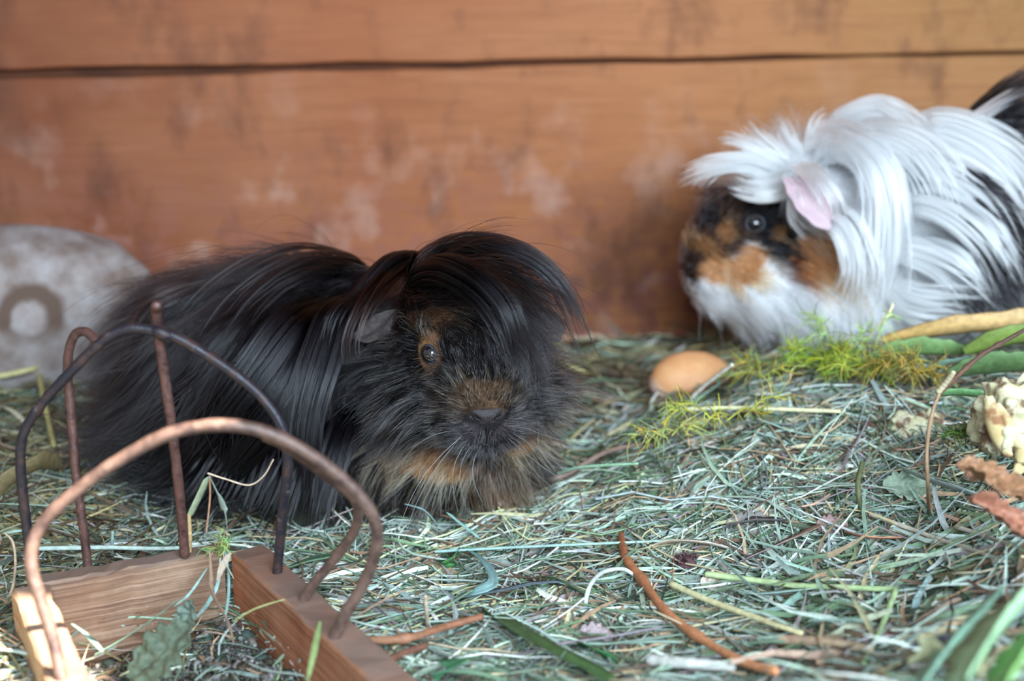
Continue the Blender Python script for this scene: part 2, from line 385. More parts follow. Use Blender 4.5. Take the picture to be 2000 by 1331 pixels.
def hay_bed():
    geos = []
    nx, ny = 150, 110
    xs = np.linspace(-0.55, 0.6, nx); ys = np.linspace(0, 1, ny); XX, YY = np.meshgrid(xs, ys); YY = 0.2 + YY * (wl[1] + (XX - wl[0]) * dydx - 0.004 - 0.2)
    ZZ = hz(XX, YY) - 0.003
    ins = rack_inside(XX, YY) | rack_inside(XX - .006, YY - .002) | rack_inside(XX + .006, YY - .002) | rack_inside(XX, YY - .006); ZZ = np.where(ins, -0.013, ZZ)
    V = np.stack([XX, YY, ZZ], -1).reshape(-1, 3); i, j = np.meshgrid(np.arange(ny - 1), np.arange(nx - 1), indexing='ij')
    a = i * nx + j; F0 = np.stack([a, a + 1, a + nx + 1, a + nx], -1).reshape(-1, 4); nb = len(F0)
    geos.append((V, F0, np.full((len(V), 3), 0.1)))
    near = (-0.22, 0.24, 0.30, 0.62); allr = (-0.36, 0.40, 0.30, 0.81)
    geos.append(blades(24000, near, (0.008, 0.026), (0.0005, 0.0013), (-0.003, 0.003), .22, seed=11))
    geos.append(blades(15000, near, (0.018, 0.05), (0.0004, 0.0012), (0.0, 0.006), .12, seed=12))
    geos.append(blades(16000, near, (0.002, 0.006), (0.0005, 0.0016), (0.0, 0.006), .35, seed=21, K=3))
    geos.append(blades(5200, near, (0.025, 0.075), (0.0006, 0.0011), (0.002, 0.008), .08, seed=13, tube=True, K=9))
    geos.append(blades(2600, near, (0.012, 0.04), (0.0018, 0.0036), (0.001, 0.006), .15, seed=14))
    geos.append(blades(16000, allr, (0.012, 0.045), (0.0007, 0.0018), (-0.001, 0.008), .2, seed=15))
    geos.append(blades(1400, (-0.36, .40, .62, .80), (0.02, 0.05), (0.0010, 0.0024), (0.001, 0.009), .22, seed=16))
    geos.append(blades(3000, (0.09, .26, .33, .47), (0.02, 0.06), (0.001, 0.003), (0.0, 0.010), .25, seed=17, warm=.15))
    def corner(x, y):                      # hay fallen into the rack corner and along its right board
        s = (x - RACK_QUAD[1][0]) * 0.8 + (RACK_QUAD[1][1] - y); r = np.hypot(x - RACK_QUAD[1][0] + .006, y - RACK_QUAD[1][1] + .012)
        b = RACK_QUAD[2] - RACK_QUAD[1]; dd = np.abs(b[0] * (y - RACK_QUAD[1][1]) - b[1] * (x - RACK_QUAD[1][0])) / np.hypot(*b)
        return rack_inside(x, y) & ((r < .017) | (dd < .012) | (np.sin(x * 300) * np.sin(y * 260) > .35))
    geos.append(blades(1400, (-.175, -.03, .33, .46), (0.006, 0.022), (0.0005, 0.0014), (-.011, .001), .35, seed=18, inside=corner))
    Vs = []; Fs = []; Cs = []; o = 0
    for v, f, c in geos: Vs.append(v); Fs.append(f + o); Cs.append(c); o += len(v)
    ob = mesh_obj('hay_bed', np.vstack(Vs), np.vstack(Fs), [M_hay, M_under], colors=np.vstack(Cs))
    mi = np.zeros(len(ob.data.polygons), np.int32); mi[:nb] = 1; ob.data.polygons.foreach_set('material_index', mi)
    tag(ob, 'loose grey-green hay covering the hutch floor', 'hay', kind='stuff')
BODIES += [(-0.09, 0.575, 0.085, 0.052), (-0.02, 0.565, 0.032, 0.028), (0.20, 0.71, 0.09, 0.045)]
hay_bed()

# ------------------------------------------------------------------ animal bodies: one continuous skin grown from overlapping volumes
def grow_body(name, parts, voxel, smooth_it, parent, base, paint_fn):
    bm = bmesh.new()
    for (c, r, ax) in parts:                 # centre, radii (along axis, side, up), axis direction
        f = Vector(ax).normalized(); s = f.cross(Vector((0, 0, 1))).normalized(); u = s.cross(f)
        M = Matrix((f, s, u)).transposed().to_4x4(); M.translation = Vector(c)
        bmesh.ops.create_icosphere(bm, subdivisions=4, radius=1.0, matrix=M @ Matrix.Diagonal((*r, 1)))
    me = bpy.data.meshes.new(name); bm.to_mesh(me); bm.free()
    tmp = bpy.data.objects.new('tmp', me); COL.objects.link(tmp)
    rm = tmp.modifiers.new('r', 'REMESH'); rm.mode = 'VOXEL'; rm.voxel_size = voxel
    sm = tmp.modifiers.new('s', 'SMOOTH'); sm.factor = 0.5; sm.iterations = smooth_it
    dg = bpy.context.evaluated_depsgraph_get(); ev = tmp.evaluated_get(dg); m2 = ev.to_mesh()
    V = np.zeros(len(m2.vertices) * 3, np.float32); m2.vertices.foreach_get('co', V); V = V.reshape(-1, 3).astype(float)
    m2.calc_loop_triangles(); F = [tuple(p.vertices) for p in m2.polygons]
    T = np.zeros(len(m2.loop_triangles) * 3, np.int32); m2.loop_triangles.foreach_get('vertices', T); T = T.reshape(-1, 3)
    ev.to_mesh_clear(); bpy.data.objects.remove(tmp)
    bvh = BVHTree.FromPolygons([tuple(v) for v in V], [tuple(int(i) for i in t) for t in T])
    C = paint_fn(V, bvh)
    o = mesh_obj(name, V, F, M_skin, parent, base=base, colors=C * 0.75)
    return o, V, T, bvh

def hit(bvh, px, py):
    r = ray(px, py); r = r / np.linalg.norm(r)
    loc, n, i, d = bvh.ray_cast(Vector(C0), Vector(r))
    if loc is None:                        # silhouette: nearest point of the body to the view line
        best = None
        for t in np.linspace(0.40, 0.85, 120):
            q = C0 + r * t; l, nn, ii, dd = bvh.find_nearest(Vector(q))
            if best is None or dd < best[0]: best = (dd, l, nn)
        loc, n = best[1], best[2]
    return np.array(loc), np.array(n)

def sample_surface(V, T, n, dens_fn, g):
    a, b, c = V[T[:, 0]], V[T[:, 1]], V[T[:, 2]]
    cr = np.cross(b - a, c - a); ar = np.linalg.norm(cr, axis=1); N = cr / (ar[:, None] + 1e-15)
    w = ar * dens_fn((a + b + c) / 3, N); w /= w.sum()
    idx = g.choice(len(T), n, p=w); u, v = g.random(n), g.random(n); fl = u + v > 1; u[fl] = 1 - u[fl]; v[fl] = 1 - v[fl]
    return a[idx] + (b - a)[idx] * u[:, None] + (c - a)[idx] * v[:, None], N[idx]
def unit(v): return v / (np.linalg.norm(v, axis=-1, keepdims=True) + 1e-12)

def curves_obj(name, pts, cols, rad0, rad1, m, parent, base):
    n, K, _ = pts.shape
    cu = bpy.data.hair_curves.new(name); cu.add_curves([K] * n)
    cu.attributes['position'].data.foreach_set('vector', (pts - np.asarray(base)).astype(np.float32).ravel())
    ra = cu.attributes.get('radius') or cu.attributes.new('radius', 'FLOAT', 'POINT')
    t = np.linspace(0, 1, K)[None, :]
    rad0 = np.broadcast_to(np.asarray(rad0, float).reshape(-1, 1), (n, 1))
    rr = (rad0 * (1 - t ** 2) + rad1 * t ** 2)
    ra.data.foreach_set('value', rr.astype(np.float32).ravel())
    ca = cu.attributes.new('tint', 'FLOAT_COLOR', 'POINT')
    c4 = np.ones((n, K, 4), np.float32); c4[..., :3] = cols; ca.data.foreach_set('color', c4.ravel())
    cu.materials.append(m)
    o = bpy.data.objects.new(name, cu); COL.objects.link(o); o.parent = parent
    return o

def groom(V, T, bvh, n, guides, g, K=11, clump=0.5, nclump=2500, ground=None, dens=None, wild=0.10, len_var=0.25, margin=(0.0005, 0.004), frizz=0.06):
    """guides: (pos, dir at root, dir at tip, length, lift)"""
    GP = np.array([q[0] for q in guides]); D0 = unit(np.array([q[1] for q in guides])); D1 = unit(np.array([q[2] for q in guides]))
    GL = np.array([q[3] for q in guides]); GF = np.array([q[4] for q in guides])
    roots, N = sample_surface(V, T, n, dens or (lambda p, nn: np.ones(len(p))), g)
    d2 = ((roots[:, None, :] - GP[None]) ** 2).sum(-1); w = 1 / (d2 + 2e-6) ** 2.0; w /= w.sum(1, keepdims=True)
    a0 = unit(w @ D0); a1 = unit(w @ D1); L = (w @ GL) * np.exp(g.normal(0, len_var, n)); lift = w @ GF
    a0 = a0 - N * (a0 * N).sum(1, keepdims=True) * 0.9
    # random wildness, shared inside clumps
    cp = roots[g.choice(n, nclump, replace=False)]; kd = KDTree(nclump)
    for i, c in enumerate(cp): kd.insert(c, i)
    kd.balance(); ci = np.array([kd.find(r)[1] for r in roots])
    cw = g.normal(0, wild, (nclump, 3)); a0 = unit(a0 + cw[ci] + g.normal(0, frizz, (n, 3))); a1 = unit(a1 + cw[ci] * 1.4 + g.normal(0, frizz * 1.3, (n, 3)))
    step = (L / (K - 1))[:, None]; pts = np.zeros((n, K, 3)); pts[:, 0] = roots - N * 0.0008; mg = g.uniform(*margin, n)
    wob_ = g.normal(0, frizz, (n, 3))
    for k in range(1, K):
        t = (k - 0.5) / (K - 1)
        d = unit(a0 * (1 - t) + a1 * t + N * (lift * (1 - t) ** 1.5)[:, None] + wob_ * sin(t * 9))
        pts[:, k] = pts[:, k - 1] + d * step
        m_k = mg * min(1, t * 2.5)
        for i in range(n):
            q = pts[i, k]; l, nn, ii, dd = bvh.find_nearest(q, 0.03)
            if l is None: continue
            s = (q[0] - l[0]) * nn[0] + (q[1] - l[1]) * nn[1] + (q[2] - l[2]) * nn[2]
            if s < m_k[i]:
                pts[i, k] = (l[0] + nn[0] * m_k[i], l[1] + nn[1] * m_k[i], l[2] + nn[2] * m_k[i])
        if ground is not None:
            gz = ground(pts[:, k, 0], pts[:, k, 1]) + 0.002; pts[:, k, 2] = np.maximum(pts[:, k, 2], gz)
    if clump > 0:
        # guide strand of each clump: mean of its members
        mean = np.zeros((nclump, K, 3)); cnt = np.bincount(ci, minlength=nclump)[:, None, None] + 1e-9
        np.add.at(mean, ci, pts); mean /= cnt
        tt = (np.linspace(0, 1, K) ** 1.5)[None, :, None] * clump * g.uniform(.4, 1.0, (n, 1, 1))
        pts = pts * (1 - tt) + mean[ci] * tt
    return pts, roots, N, ci

def lock(path, n, K, r0, r1, g, len_jit=0.25, wav=0.0008, flat=0.55):
    """a long lock along a spline: wisps of a dozen hairs each, r0 wide at the root and r1 wide at the ends"""
    base = spline(path, 48); T, N, B = frames(base)
    ns = max(3, n // 13); sa = g.uniform(0, 2 * pi, ns); sq = np.sqrt(g.random(ns)); sl = np.clip(1 - np.abs(g.normal(0, len_jit, ns)), .4, 1.1)
    ss = g.uniform(0.0, 0.22, ns); sph = g.uniform(0, 6.28, ns); sdev = g.normal(0, 1, (ns, 2)); bright = np.exp(g.normal(0, .35, ns))
    si = g.integers(0, ns, n); ha = g.uniform(0, 2 * pi, n); hq = np.sqrt(g.random(n)); hl = 1 - np.abs(g.normal(0, .10, n)); hph = g.uniform(0, 6.28, n)
    stray = (g.random(n) < .06) * g.normal(0, 1, n) * 1.2
    out = np.zeros((n, K, 3)); tk = np.linspace(0, 1, K)
    for k in range(K):
        u = np.clip(ss[si] + (sl[si] * hl - ss[si]) * tk[k], 0, 1) * 47; i = np.minimum(u.astype(int), 46); f = (u - i)[:, None]
        c = base[i] * (1 - f) + base[i + 1] * f; nn = N[i]; bb = B[i]; uu = u / 47
        rr = (r0 * (1 - uu) + r1 * uu) * np.minimum(1, .45 + uu * 2.5)
        x = np.cos(sa[si]) * sq[si] * rr + sdev[si, 0] * r1 * .35 * uu ** 2; y = (np.sin(sa[si]) * sq[si] * rr + sdev[si, 1] * r1 * .35 * uu ** 2) * flat
        hr = .0011 * (1 - .75 * tk[k]) ; x = x + np.cos(ha) * hq * hr + wav * np.sin(tk[k] * 6 + sph[si]) * uu + stray * .0030 * tk[k] ** 2
        y = y + np.sin(ha) * hq * hr + wav * .6 * np.cos(tk[k] * 5 + sph[si]) * uu
        out[:, k] = c + nn * x[:, None] + bb * y[:, None]
    return out, bright[si]

def paint_factory(blobs, base_col, soft=0.10):
    """blobs: list of (centre xyz, radius, colour); soft-edged coat patches"""
    def f(V, g=None):
        V = np.asarray(V); C = np.tile(np.array(base_col), (len(V), 1)); 
        for (c, r, col) in blobs:
            rr = np.asarray(r, float); d = np.linalg.norm((V - np.asarray(c)) / rr, axis=1)
            if g is not None: d = d + g.normal(0, soft, len(V))
            m = (1 - sstep(0.85, 1.1, d))[:, None]; C = C * (1 - m) + np.array(col) * m
        return C
    return f
BLACK = (0.007, 0.006, 0.007); BROWNBLK = (0.020, 0.011, 0.010); TAN = (0.36, 0.185, 0.088); DTAN = (0.17, 0.088, 0.045)
LTAN = (0.46, 0.27, 0.15)


# ================================================================== black long-haired guinea pig
def black_guinea_pig():
    g = np.random.default_rng(21)
    base = np.array([-0.085, 0.585, 0.0])
    root = empty('guinea_pig', base, 'black long-haired guinea pig with tan chin, facing the lens beside the wire rack', 'guinea pig')
    nose = P(950, 815, 0.497); fd = unit(np.array([0.20, -0.95, -0.22]))
    sd = unit(np.cross([0, 0, 1.0], fd)); ud = np.cross(fd, sd)          # sd: image right
    H = lambda f, s, u: nose + fd * f + sd * s + ud * u                  # head coordinates from the nose tip (f negative = back)
    parts = [
        (H(-.046, 0, .013), (.036, .0255, .0245), fd),       # skull
        (H(-.027, 0, .004), (.026, .0185, .0185), fd),       # bridge
        (H(-.015, 0, -.001), (.0165, .0145, .0140), fd),      # muzzle
        (H(-.009, .0060, -.008), (.009, .0085, .0075), fd), (H(-.009, -.0060, -.008), (.009, .0085, .0075), fd),  # upper lips
        (H(-.016, 0, -.0165), (.012, .010, .008), fd),       # lower jaw
        (H(-.040, .016, -.010), (.024, .016, .018), fd), (H(-.040, -.016, -.010), (.024, .016, .018), fd),        # cheeks
        (H(-.046, 0, -.024), (.026, .023, .016), fd),        # throat
        ((-.030, .570, .052), (.042, .036, .036), (.5, -1, .25)),           # neck
        ((-.022, .550, .026), (.026, .036, .024), (.2, -1, 0)), (H(-.050, 0, -.036), (.022, .026, .016), fd),             # chest
        ((-.060, .588, .046), (.045, .041, .042), (1, -.35, .05)),          # shoulders
        ((-.098, .598, .046), (.052, .046, .045), (1, -.2, .0)),            # trunk
        ((-.129, .612, .042), (.042, .044, .042), (1, -.3, 0)),             # rump
        ((-.006, .545, .008), (.015, .009, .007), (.1, -1, 0)), ((-.042, .545, .008), (.015, .009, .007), (-.1, -1, 0)),   # fore paws
        ((-.115, .565, .012), (.022, .010, .010), (.6, -1, 0)),             # hind foot
    ]
    # coat patches
    eyeL = None
    paint0 = lambda V, bvh: np.tile(np.array(BLACK), (len(V), 1))
    body, V, T, bvh = grow_body('body', parts, 0.0022, 5, root, base, paint0)
    def h(px, py): return hit(bvh, px, py)[0]
    eye_c, eye_n = hit(bvh, 838, 692)
    MUZ = (.15, .088, .05)
    blobs = [
        (h(915, 772), (.008, .012, .006), MUZ), (h(982, 775), (.007, .012, .005), MUZ), (h(888, 795), (.004, .010, .006), (.16, .09, .05)), (h(948, 768), (.010, .010, .005), MUZ),
        (h(950, 862), (.012, .012, .005), lin(70, 64, 68)), (h(950, 835), (.012, .012, .006), lin(52, 46, 48)), (h(905, 850), (.008, .012, .005), lin(84, 76, 80)), (h(1000, 845), (.007, .012, .005), lin(84, 74, 76)),
        (eye_c - sd * .001 - ud * .001, (.0062, .0066, .0078), TAN), (h(838, 658), (.0045, .006, .0035), TAN),
        (h(870, 880), (.020, .014, .0045), TAN), (h(800, 880), (.018, .014, .005), TAN), (h(1020, 862), (.014, .014, .005), (.46, .22, .09)),
        (h(865, 912), (.015, .014, .0075), (.66, .32, .13)), (h(790, 900), (.015, .014, .006), (.50, .235, .095)), (h(770, 880), (.010, .012, .006), DTAN),
        (h(800, 625), (.007, .008, .003), DTAN), (h(850, 620), (.008, .008, .003), DTAN),
        (h(850, 985), (.022, .02, .006), lin(72, 52, 44)), (h(990, 950), (.016, .02, .010), DTAN), (h(760, 985), (.02, .02, .006), lin(90, 68, 58)),
        (h(1080, 800), (.006, .01, .006), lin(140, 130, 130)),
    ]
    pf = paint_factory(blobs, BLACK, 0.22)
    cc = pf(V) * 0.6; a = body.data.attributes['tint']; c4 = np.ones((len(V), 4), np.float32); c4[:, :3] = cc; a.data.foreach_set('color', c4.ravel())

    # ---- combing guides: pixel on the coat, direction at root / tip (right, down, toward), length, lift
    Gd = []
    def gd(px, py, d0, d1, L, lift=0.25, p=None):
        pos = h(px, py) if p is None else np.asarray(p, float)
        Gd.append((pos, sdir(*d0), sdir(*d1), L, lift))
    # muzzle and face, short fur growing away from the nose
    for px, py, d, L in [(950, 800, (0, -1, 0), .003), (930, 780, (-.3, -1, 0), .004), (975, 780, (.3, -1, 0), .004), (950, 755, (0, -1, 0), .005),
                         (905, 800, (-1, -.3, 0), .005), (900, 830, (-1, .2, 0), .006), (1000, 810, (1, -.2, 0), .006), (1010, 840, (1, .3, 0), .008),
                         (950, 852, (0, 1, .3), .0025), (925, 862, (-.7, .7, .2), .005), (975, 862, (.7, .7, .2), .005),
                         (900, 755, (-.6, -1, 0), .006), (995, 755, (.6, -1, 0), .006), (940, 700, (0, -1, 0), .007), (900, 700, (-.3, -1, 0), .006),
                         (870, 740, (-1, -.1, 0), .008), (880, 790, (-1, .15, 0), .009), (870, 840, (-1, .45, 0), .011), (890, 870, (-.6, .8, .2), .010),
                         (830, 725, (-1, .3, 0), .006), (815, 690, (-1, 0, 0), .006), (838, 662, (-.2, -1, .1), .006), (862, 680, (.3, -1, 0), .005),
                         (850, 715, (-.7, .7, 0), .005)]:
        gd(px, py, d, d, L, .18)
    for px, py, d0, d1, L, lf in [
        (800, 740, (-1, .25, .1), (-1, .6, .1), .017, .3), (800, 790, (-1, .35, .1), (-.8, .9, .1), .018, .3), (800, 840, (-1, .6, .1), (-.6, 1, .1), .018, .3),
        (750, 700, (-1, .1, .1), (-1, .7, .1), .020, .35), (740, 760, (-1, .5, .1), (-.7, 1, .1), .022, .3), (740, 830, (-.9, .8, .1), (-.5, 1, .1), .022, .3),
        (820, 890, (-.9, .6, .2), (-.7, .9, .2), .014, .35), (870, 900, (-.6, .9, .2), (-.5, .9, .1), .014, .35), (930, 905, (-.2, 1, .3), (-.1, 1, .2), .012, .3),
        (990, 880, (.5, .9, .2), (.5, .8, .1), .013, .3), (1040, 850, (1, .5, .2), (.9, .6, .1), .014, .3), (1060, 800, (1, .1, .2), (1, .3, 0), .015, .3),
        (1040, 740, (1, -.1, .1), (1, .1, 0), .014, .3), (1080, 760, (1, 0, .1), (1, .2, 0), .022, .3), (1010, 720, (.8, -.7, .1), (1, -.3, 0), .010, .25), (1060, 700, (1, .1, 0), (.9, .5, 0), .020, .3),
        # forehead: hair falls from the crown to the right
        (840, 620, (.8, .2, .3), (.9, .7, .2), .018, .3), (880, 600, (1, .3, .2), (.8, .9, .2), .026, .3), (920, 590, (1, .4, .2), (.5, 1, .2), .032, .3),
        (960, 600, (1, .6, .2), (.2, 1, .1), .030, .3), (1000, 630, (.6, 1, .2), (0, 1, .1), .024, .3), (900, 650, (.5, .3, .3), (.6, .9, .2), .010, .3),
        (950, 650, (.5, .8, .2), (.2, 1, .1), .016, .25), (850, 540, (1, .1, .3), (.9, .6, .2), .036, .35), (920, 530, (1, .2, .2), (.5, 1, .1), .040, .3),
        (800, 580, (.4, -.2, .4), (.8, .4, .3), .012, .3), (780, 560, (-.2, -.2, .4), (-.4, .6, .3), .014, .3), (800, 520, (1, -.2, .2), (1, .4, .2), .035, .35),
        (1040, 600, (.8, .8, 0), (.5, 1, 0), .008, .15),
        # behind the ear, mane sweeping down-left
        (740, 540, (-.7, .5, .2), (-.7, 1, .2), .035, .35), (700, 580, (-.8, .8, .2), (-.5, 1, .2), .038, .3), (680, 650, (-.6, 1, .2), (-.2, 1, .2), .036, .3),
        (690, 720, (-.6, 1, .2), (-.1, 1, .2), .030, .3), (720, 650, (-.8, .6, .1), (-.6, .9, .1), .018, .3), (700, 820, (-.5, 1, .2), (-.2, 1, .1), .026, .3),
        (760, 600, (-.8, .5, .3), (-.8, .8, .2), .018, .3),
        # chest
        (850, 960, (-.2, 1, .1), (-.3, 1, .0), .016, .3), (780, 960, (-.3, 1, .1), (-.4, 1, .0), .018, .3), (930, 960, (.1, 1, .1), (0, 1, .0), .014, .3), (1000, 930, (.3, 1, .1), (.5, 1, 0), .014, .3),
        # back and flank
        (660, 510, (-1, -.1, .1), (-1, .5, .2), .040, .3), (600, 500, (-1, .2, .2), (-.8, .8, .3), .045, .18), (520, 520, (-1, .3, .2), (-.8, .9, .3), .050, .15),
        (620, 600, (-.9, .6, .2), (-.3, 1, .2), .055, .25), (560, 620, (-.9, .7, .2), (-.4, 1, .2), .060, .25), (480, 620, (-1, .6, .2), (-.7, .9, .2), .060, .25),
        (640, 720, (-.4, 1, .2), (0, 1, .1), .050, .25), (580, 720, (-.6, 1, .2), (-.4, 1, .1), .055, .2), (500, 730, (-.9, .9, .1), (-.9, .6, .1), .055, .2),
        (420, 720, (-.9, .7, .1), (-1, .5, .1), .055, .2), (620, 850, (-.3, 1, .1), (-.3, 1, .1), .045, .2), (540, 850, (-.6, 1, .1), (-1, .4, .1), .055, .2),
        (440, 850, (-1, .7, .1), (-1, .1, .1), .060, .2), (340, 850, (-1, .5, .1), (-1, .0, .1), .050, .2), (600, 970, (-.3, 1, .1), (-.4, 1, .1), .030, .2),
        (500, 960, (-1, .5, .1), (-1, .1, .1), .050, .2), (380, 950, (-1, .3, .1), (-1, .0, .1), .050, .2),
        (420, 590, (-1, .3, .1), (-.9, .9, .1), .034, .18), (340, 600, (-1, .3, .1), (-.6, 1, .1), .034, .2), (280, 660, (-1, .3, 0), (-.3, 1, 0), .034, .25),
        (240, 760, (-.8, .7, 0), (-.1, 1, 0), .034, .25), (240, 880, (-.5, 1, 0), (-.1, 1, 0), .040, .25)]:
        gd(px, py, d0, d1, L, lf)
    # far side, unseen from the front: hair parts along the spine and hangs down
    for x in (-.15, -.11, -.07, -.03):
        for y, z in ((.655, .06), (.65, .03)):
            Gd.append((np.array([x, y, z]), np.array([-.6, .4, -.7]), np.array([-.4, .1, -1]), .045, .3))
        Gd.append((np.array([x, .61, .10]), np.array([-1, .3, .1]), np.array([-.7, .6, -.6]), .045, .3))
    body_dens = lambda p, n: np.where(p[:, 2] < .012, .25, 1.0) * np.where(p[:, 1] < .55, 1.5, 1.0) * np.where(p[:, 1] > .63, .5, 1.0) * np.where(np.linalg.norm(p - nose, axis=1) < .022, 2.5, 1.0)
    eye_skip = [eye_c]
    pts, roots, N, ci = groom(V, T, bvh, 46000, Gd, g, K=11, clump=0.62, nclump=3600, ground=hz, dens=body_dens, wild=.16, frizz=.07)
    # colour: coat patch by root, tips of the cheek hairs paler, scattered brown hairs
    C = pf(roots, g); n = len(roots); tan = C[:, 0] > 0.05
    K = pts.shape[1]; t = np.linspace(0, 1, K)[None, :, None]
    br = (g.random(n) < 0.10)[:, None]; C = np.where(br & ~tan[:, None], np.array(BROWNBLK)[None], C)
    facew = (np.linalg.norm(roots - nose, axis=1) < .050) & ~tan & (((roots - nose) @ ud) < .010 + g.normal(0, .003, n))
    tip = np.where((facew & (g.random(n) < np.where(np.linalg.norm(roots - nose, axis=1) < .030, .5, .28)))[:, None], np.where(g.random((n, 1)) < .5, np.array([[.20, .13, .085]]), np.array([[.24, .21, .22]])), C)
    mixd = (tan & (g.random(n) < np.where(roots[:, 2] > .045, .50, .12))); C = np.where(mixd[:, None], np.array(BLACK)[None], C)
    tip = np.where(mixd[:, None], np.array(BLACK)[None], tip); tip = np.where((tan & ~mixd)[:, None], C * 1.25, tip)
    cols = C[:, None, :] * (1 - sstep(.45, .8, t)) + tip[:, None, :] * sstep(.45, .8, t)
    cols = cols * np.exp(g.normal(0, .2, (n, 1, 1)))
    L = np.linalg.norm(pts[:, -1] - pts[:, 0], axis=1)
    keep = np.linalg.norm(roots - eye_c, axis=1) > .0042
    npad = np.linalg.norm((roots - (h(952, 818))) / np.array([.0068, .012, .0042]), axis=1) > 1
    keep &= npad
    rad = np.where(L < .012, .000070, .000095)
    curves_obj('fur', pts[keep], cols[keep], rad[keep], .000012, M_hair_b, body, base).parent = root

    # ---- long locks of the forelock, mane and tail end
    LK = []
    def lk(path, n, r0, r1, K=18, lj=.2, col=BLACK):
        p = [np.asarray(q, float) for q in path]; p[0] = p[0] + np.array([0, .014, -.004]); p[1] = p[1] + np.array([0, .004, 0])
        q_, b_ = lock(p, int(n * .62), K, r0, r1, g, lj); LK.append((q_, np.array(col)[None] * b_[:, None]))
    Pz = P
    # outer forelock springing over the far side of the head
    lk([Pz(790, 540, .560), Pz(870, 490, .548), Pz(960, 480, .540), Pz(1045, 508, .535), Pz(1105, 570, .532), Pz(1138, 655, .530)], 1700, .0060, .0050, lj=.22)
    lk([Pz(800, 530, .562), Pz(880, 480, .55), Pz(980, 475, .545), Pz(1065, 520, .54), Pz(1110, 600, .538), Pz(1140, 680, .536), Pz(1165, 735, .535)], 260, .0040, .0060, lj=.28)
    lk([Pz(820, 540, .556), Pz(900, 500, .545), Pz(980, 500, .538), Pz(1050, 525, .535), Pz(1095, 575, .534)], 600, .0060, .0030, lj=.2)
    lk([Pz(760, 540, .568), Pz(840, 490, .56), Pz(930, 470, .552), Pz(1010, 488, .548), Pz(1080, 545, .544), Pz(1120, 620, .54), Pz(1150, 700, .54)], 200, .004, .006, lj=.3, col=BROWNBLK)
    # inner forelock over the far eye
    lk([Pz(790, 560, .545), Pz(860, 520, .528), Pz(930, 535, .516), Pz(985, 590, .508), Pz(1010, 650, .505), Pz(1018, 715, .505)], 1700, .0065, .0045, lj=.2)
    lk([Pz(780, 580, .54), Pz(850, 545, .522), Pz(920, 565, .512), Pz(970, 620, .505), Pz(1000, 690, .502), Pz(1010, 750, .502)], 420, .0055, .006, lj=.28)
    lk([Pz(800, 545, .548), Pz(890, 520, .53), Pz(960, 560, .52), Pz(1015, 620, .516), Pz(1040, 690, .514)], 700, .006, .005, lj=.25)
    # crown to the back, left edge of the mane
    lk([Pz(830, 495, .563), Pz(760, 520, .556), Pz(700, 582, .545), Pz(660, 620, .535), Pz(640, 690, .53)], 800, .006, .005, lj=.25)
    lk([Pz(810, 500, .56), Pz(750, 545, .548), Pz(705, 600, .536), Pz(680, 670, .528), Pz(690, 730, .522)], 500, .005, .006, lj=.3, col=BROWNBLK)
    lk([Pz(700, 582, .55), Pz(660, 620, .54), Pz(620, 720, .528), Pz(590, 830, .520), Pz(585, 950, .515), Pz(570, 1065, .510)], 1400, .009, .010, lj=.25)
    lk([Pz(660, 590, .55), Pz(620, 680, .538), Pz(560, 780, .528), Pz(480, 880, .525), Pz(391, 960, .53), Pz(313, 990, .54)], 1400, .010, .009, lj=.25)
    lk([Pz(640, 582, .56), Pz(560, 640, .545), Pz(480, 740, .535), Pz(391, 850, .532), Pz(305, 930, .54), Pz(242, 960, .55)], 1500, .010, .009, lj=.25)
    lk([Pz(560, 582, .57), Pz(460, 640, .556), Pz(383, 740, .548), Pz(313, 840, .548), Pz(250, 920, .555)], 1200, .010, .009, lj=.25)
    lk([Pz(690, 780, .528), Pz(660, 880, .520), Pz(630, 980, .513), Pz(620, 1060, .508)], 900, .009, .007, lj=.25)
    lk([Pz(600, 800, .535), Pz(560, 900, .520), Pz(520, 990, .513), Pz(480, 1060, .510)], 1100, .012, .012, lj=.25)
    lk([Pz(500, 800, .545), Pz(450, 900, .528), Pz(400, 980, .522), Pz(330, 1030, .520)], 1000, .012, .012, lj=.25)
    # hair springing over the rump
    lk([Pz(430, 570, .595), Pz(383, 562, .59), Pz(328, 577, .585), Pz(281, 610, .582), Pz(250, 690, .58), Pz(228, 800, .58), Pz(223, 900, .58)], 800, .008, .007, lj=.2, col=BROWNBLK)
    lk([Pz(430, 582, .60), Pz(406, 557, .60), Pz(352, 582, .59), Pz(309, 640, .585), Pz(281, 740, .58), Pz(262, 860, .575), Pz(258, 960, .57)], 900, .009, .010, lj=.25, col=BROWNBLK)
    lk([Pz(440, 582, .60), Pz(418, 542, .60), Pz(402, 522, .60), Pz(391, 512, .60)], 40, .007, .006, lj=.3, col=BROWNBLK)
    lk([Pz(720, 545, .60), Pz(660, 520, .59), Pz(590, 515, .58), Pz(520, 545, .57), Pz(450, 610, .56), Pz(400, 700, .55)], 900, .007, .020, lj=.3)
    allp = []; allc = []
    for k, (p, c) in enumerate(LK):
        # resample every bundle to the same number of points
        allp.append(p); allc.append(c * np.exp(g.normal(0, .15, (len(p), 1))))
    PP = np.concatenate(allp); CC = np.concatenate(allc)
    PP[..., 2] = np.maximum(PP[..., 2], hz(PP[..., 0], PP[..., 1]) + .001)
    o = curves_obj('forelock', PP, np.repeat(CC[:, None, :], PP.shape[1], 1), .000100, .000022, M_hair_b, root, base); o['label'] = 'long glossy black hair swept over the head and flank'
    # ---- whiskers
    W = []
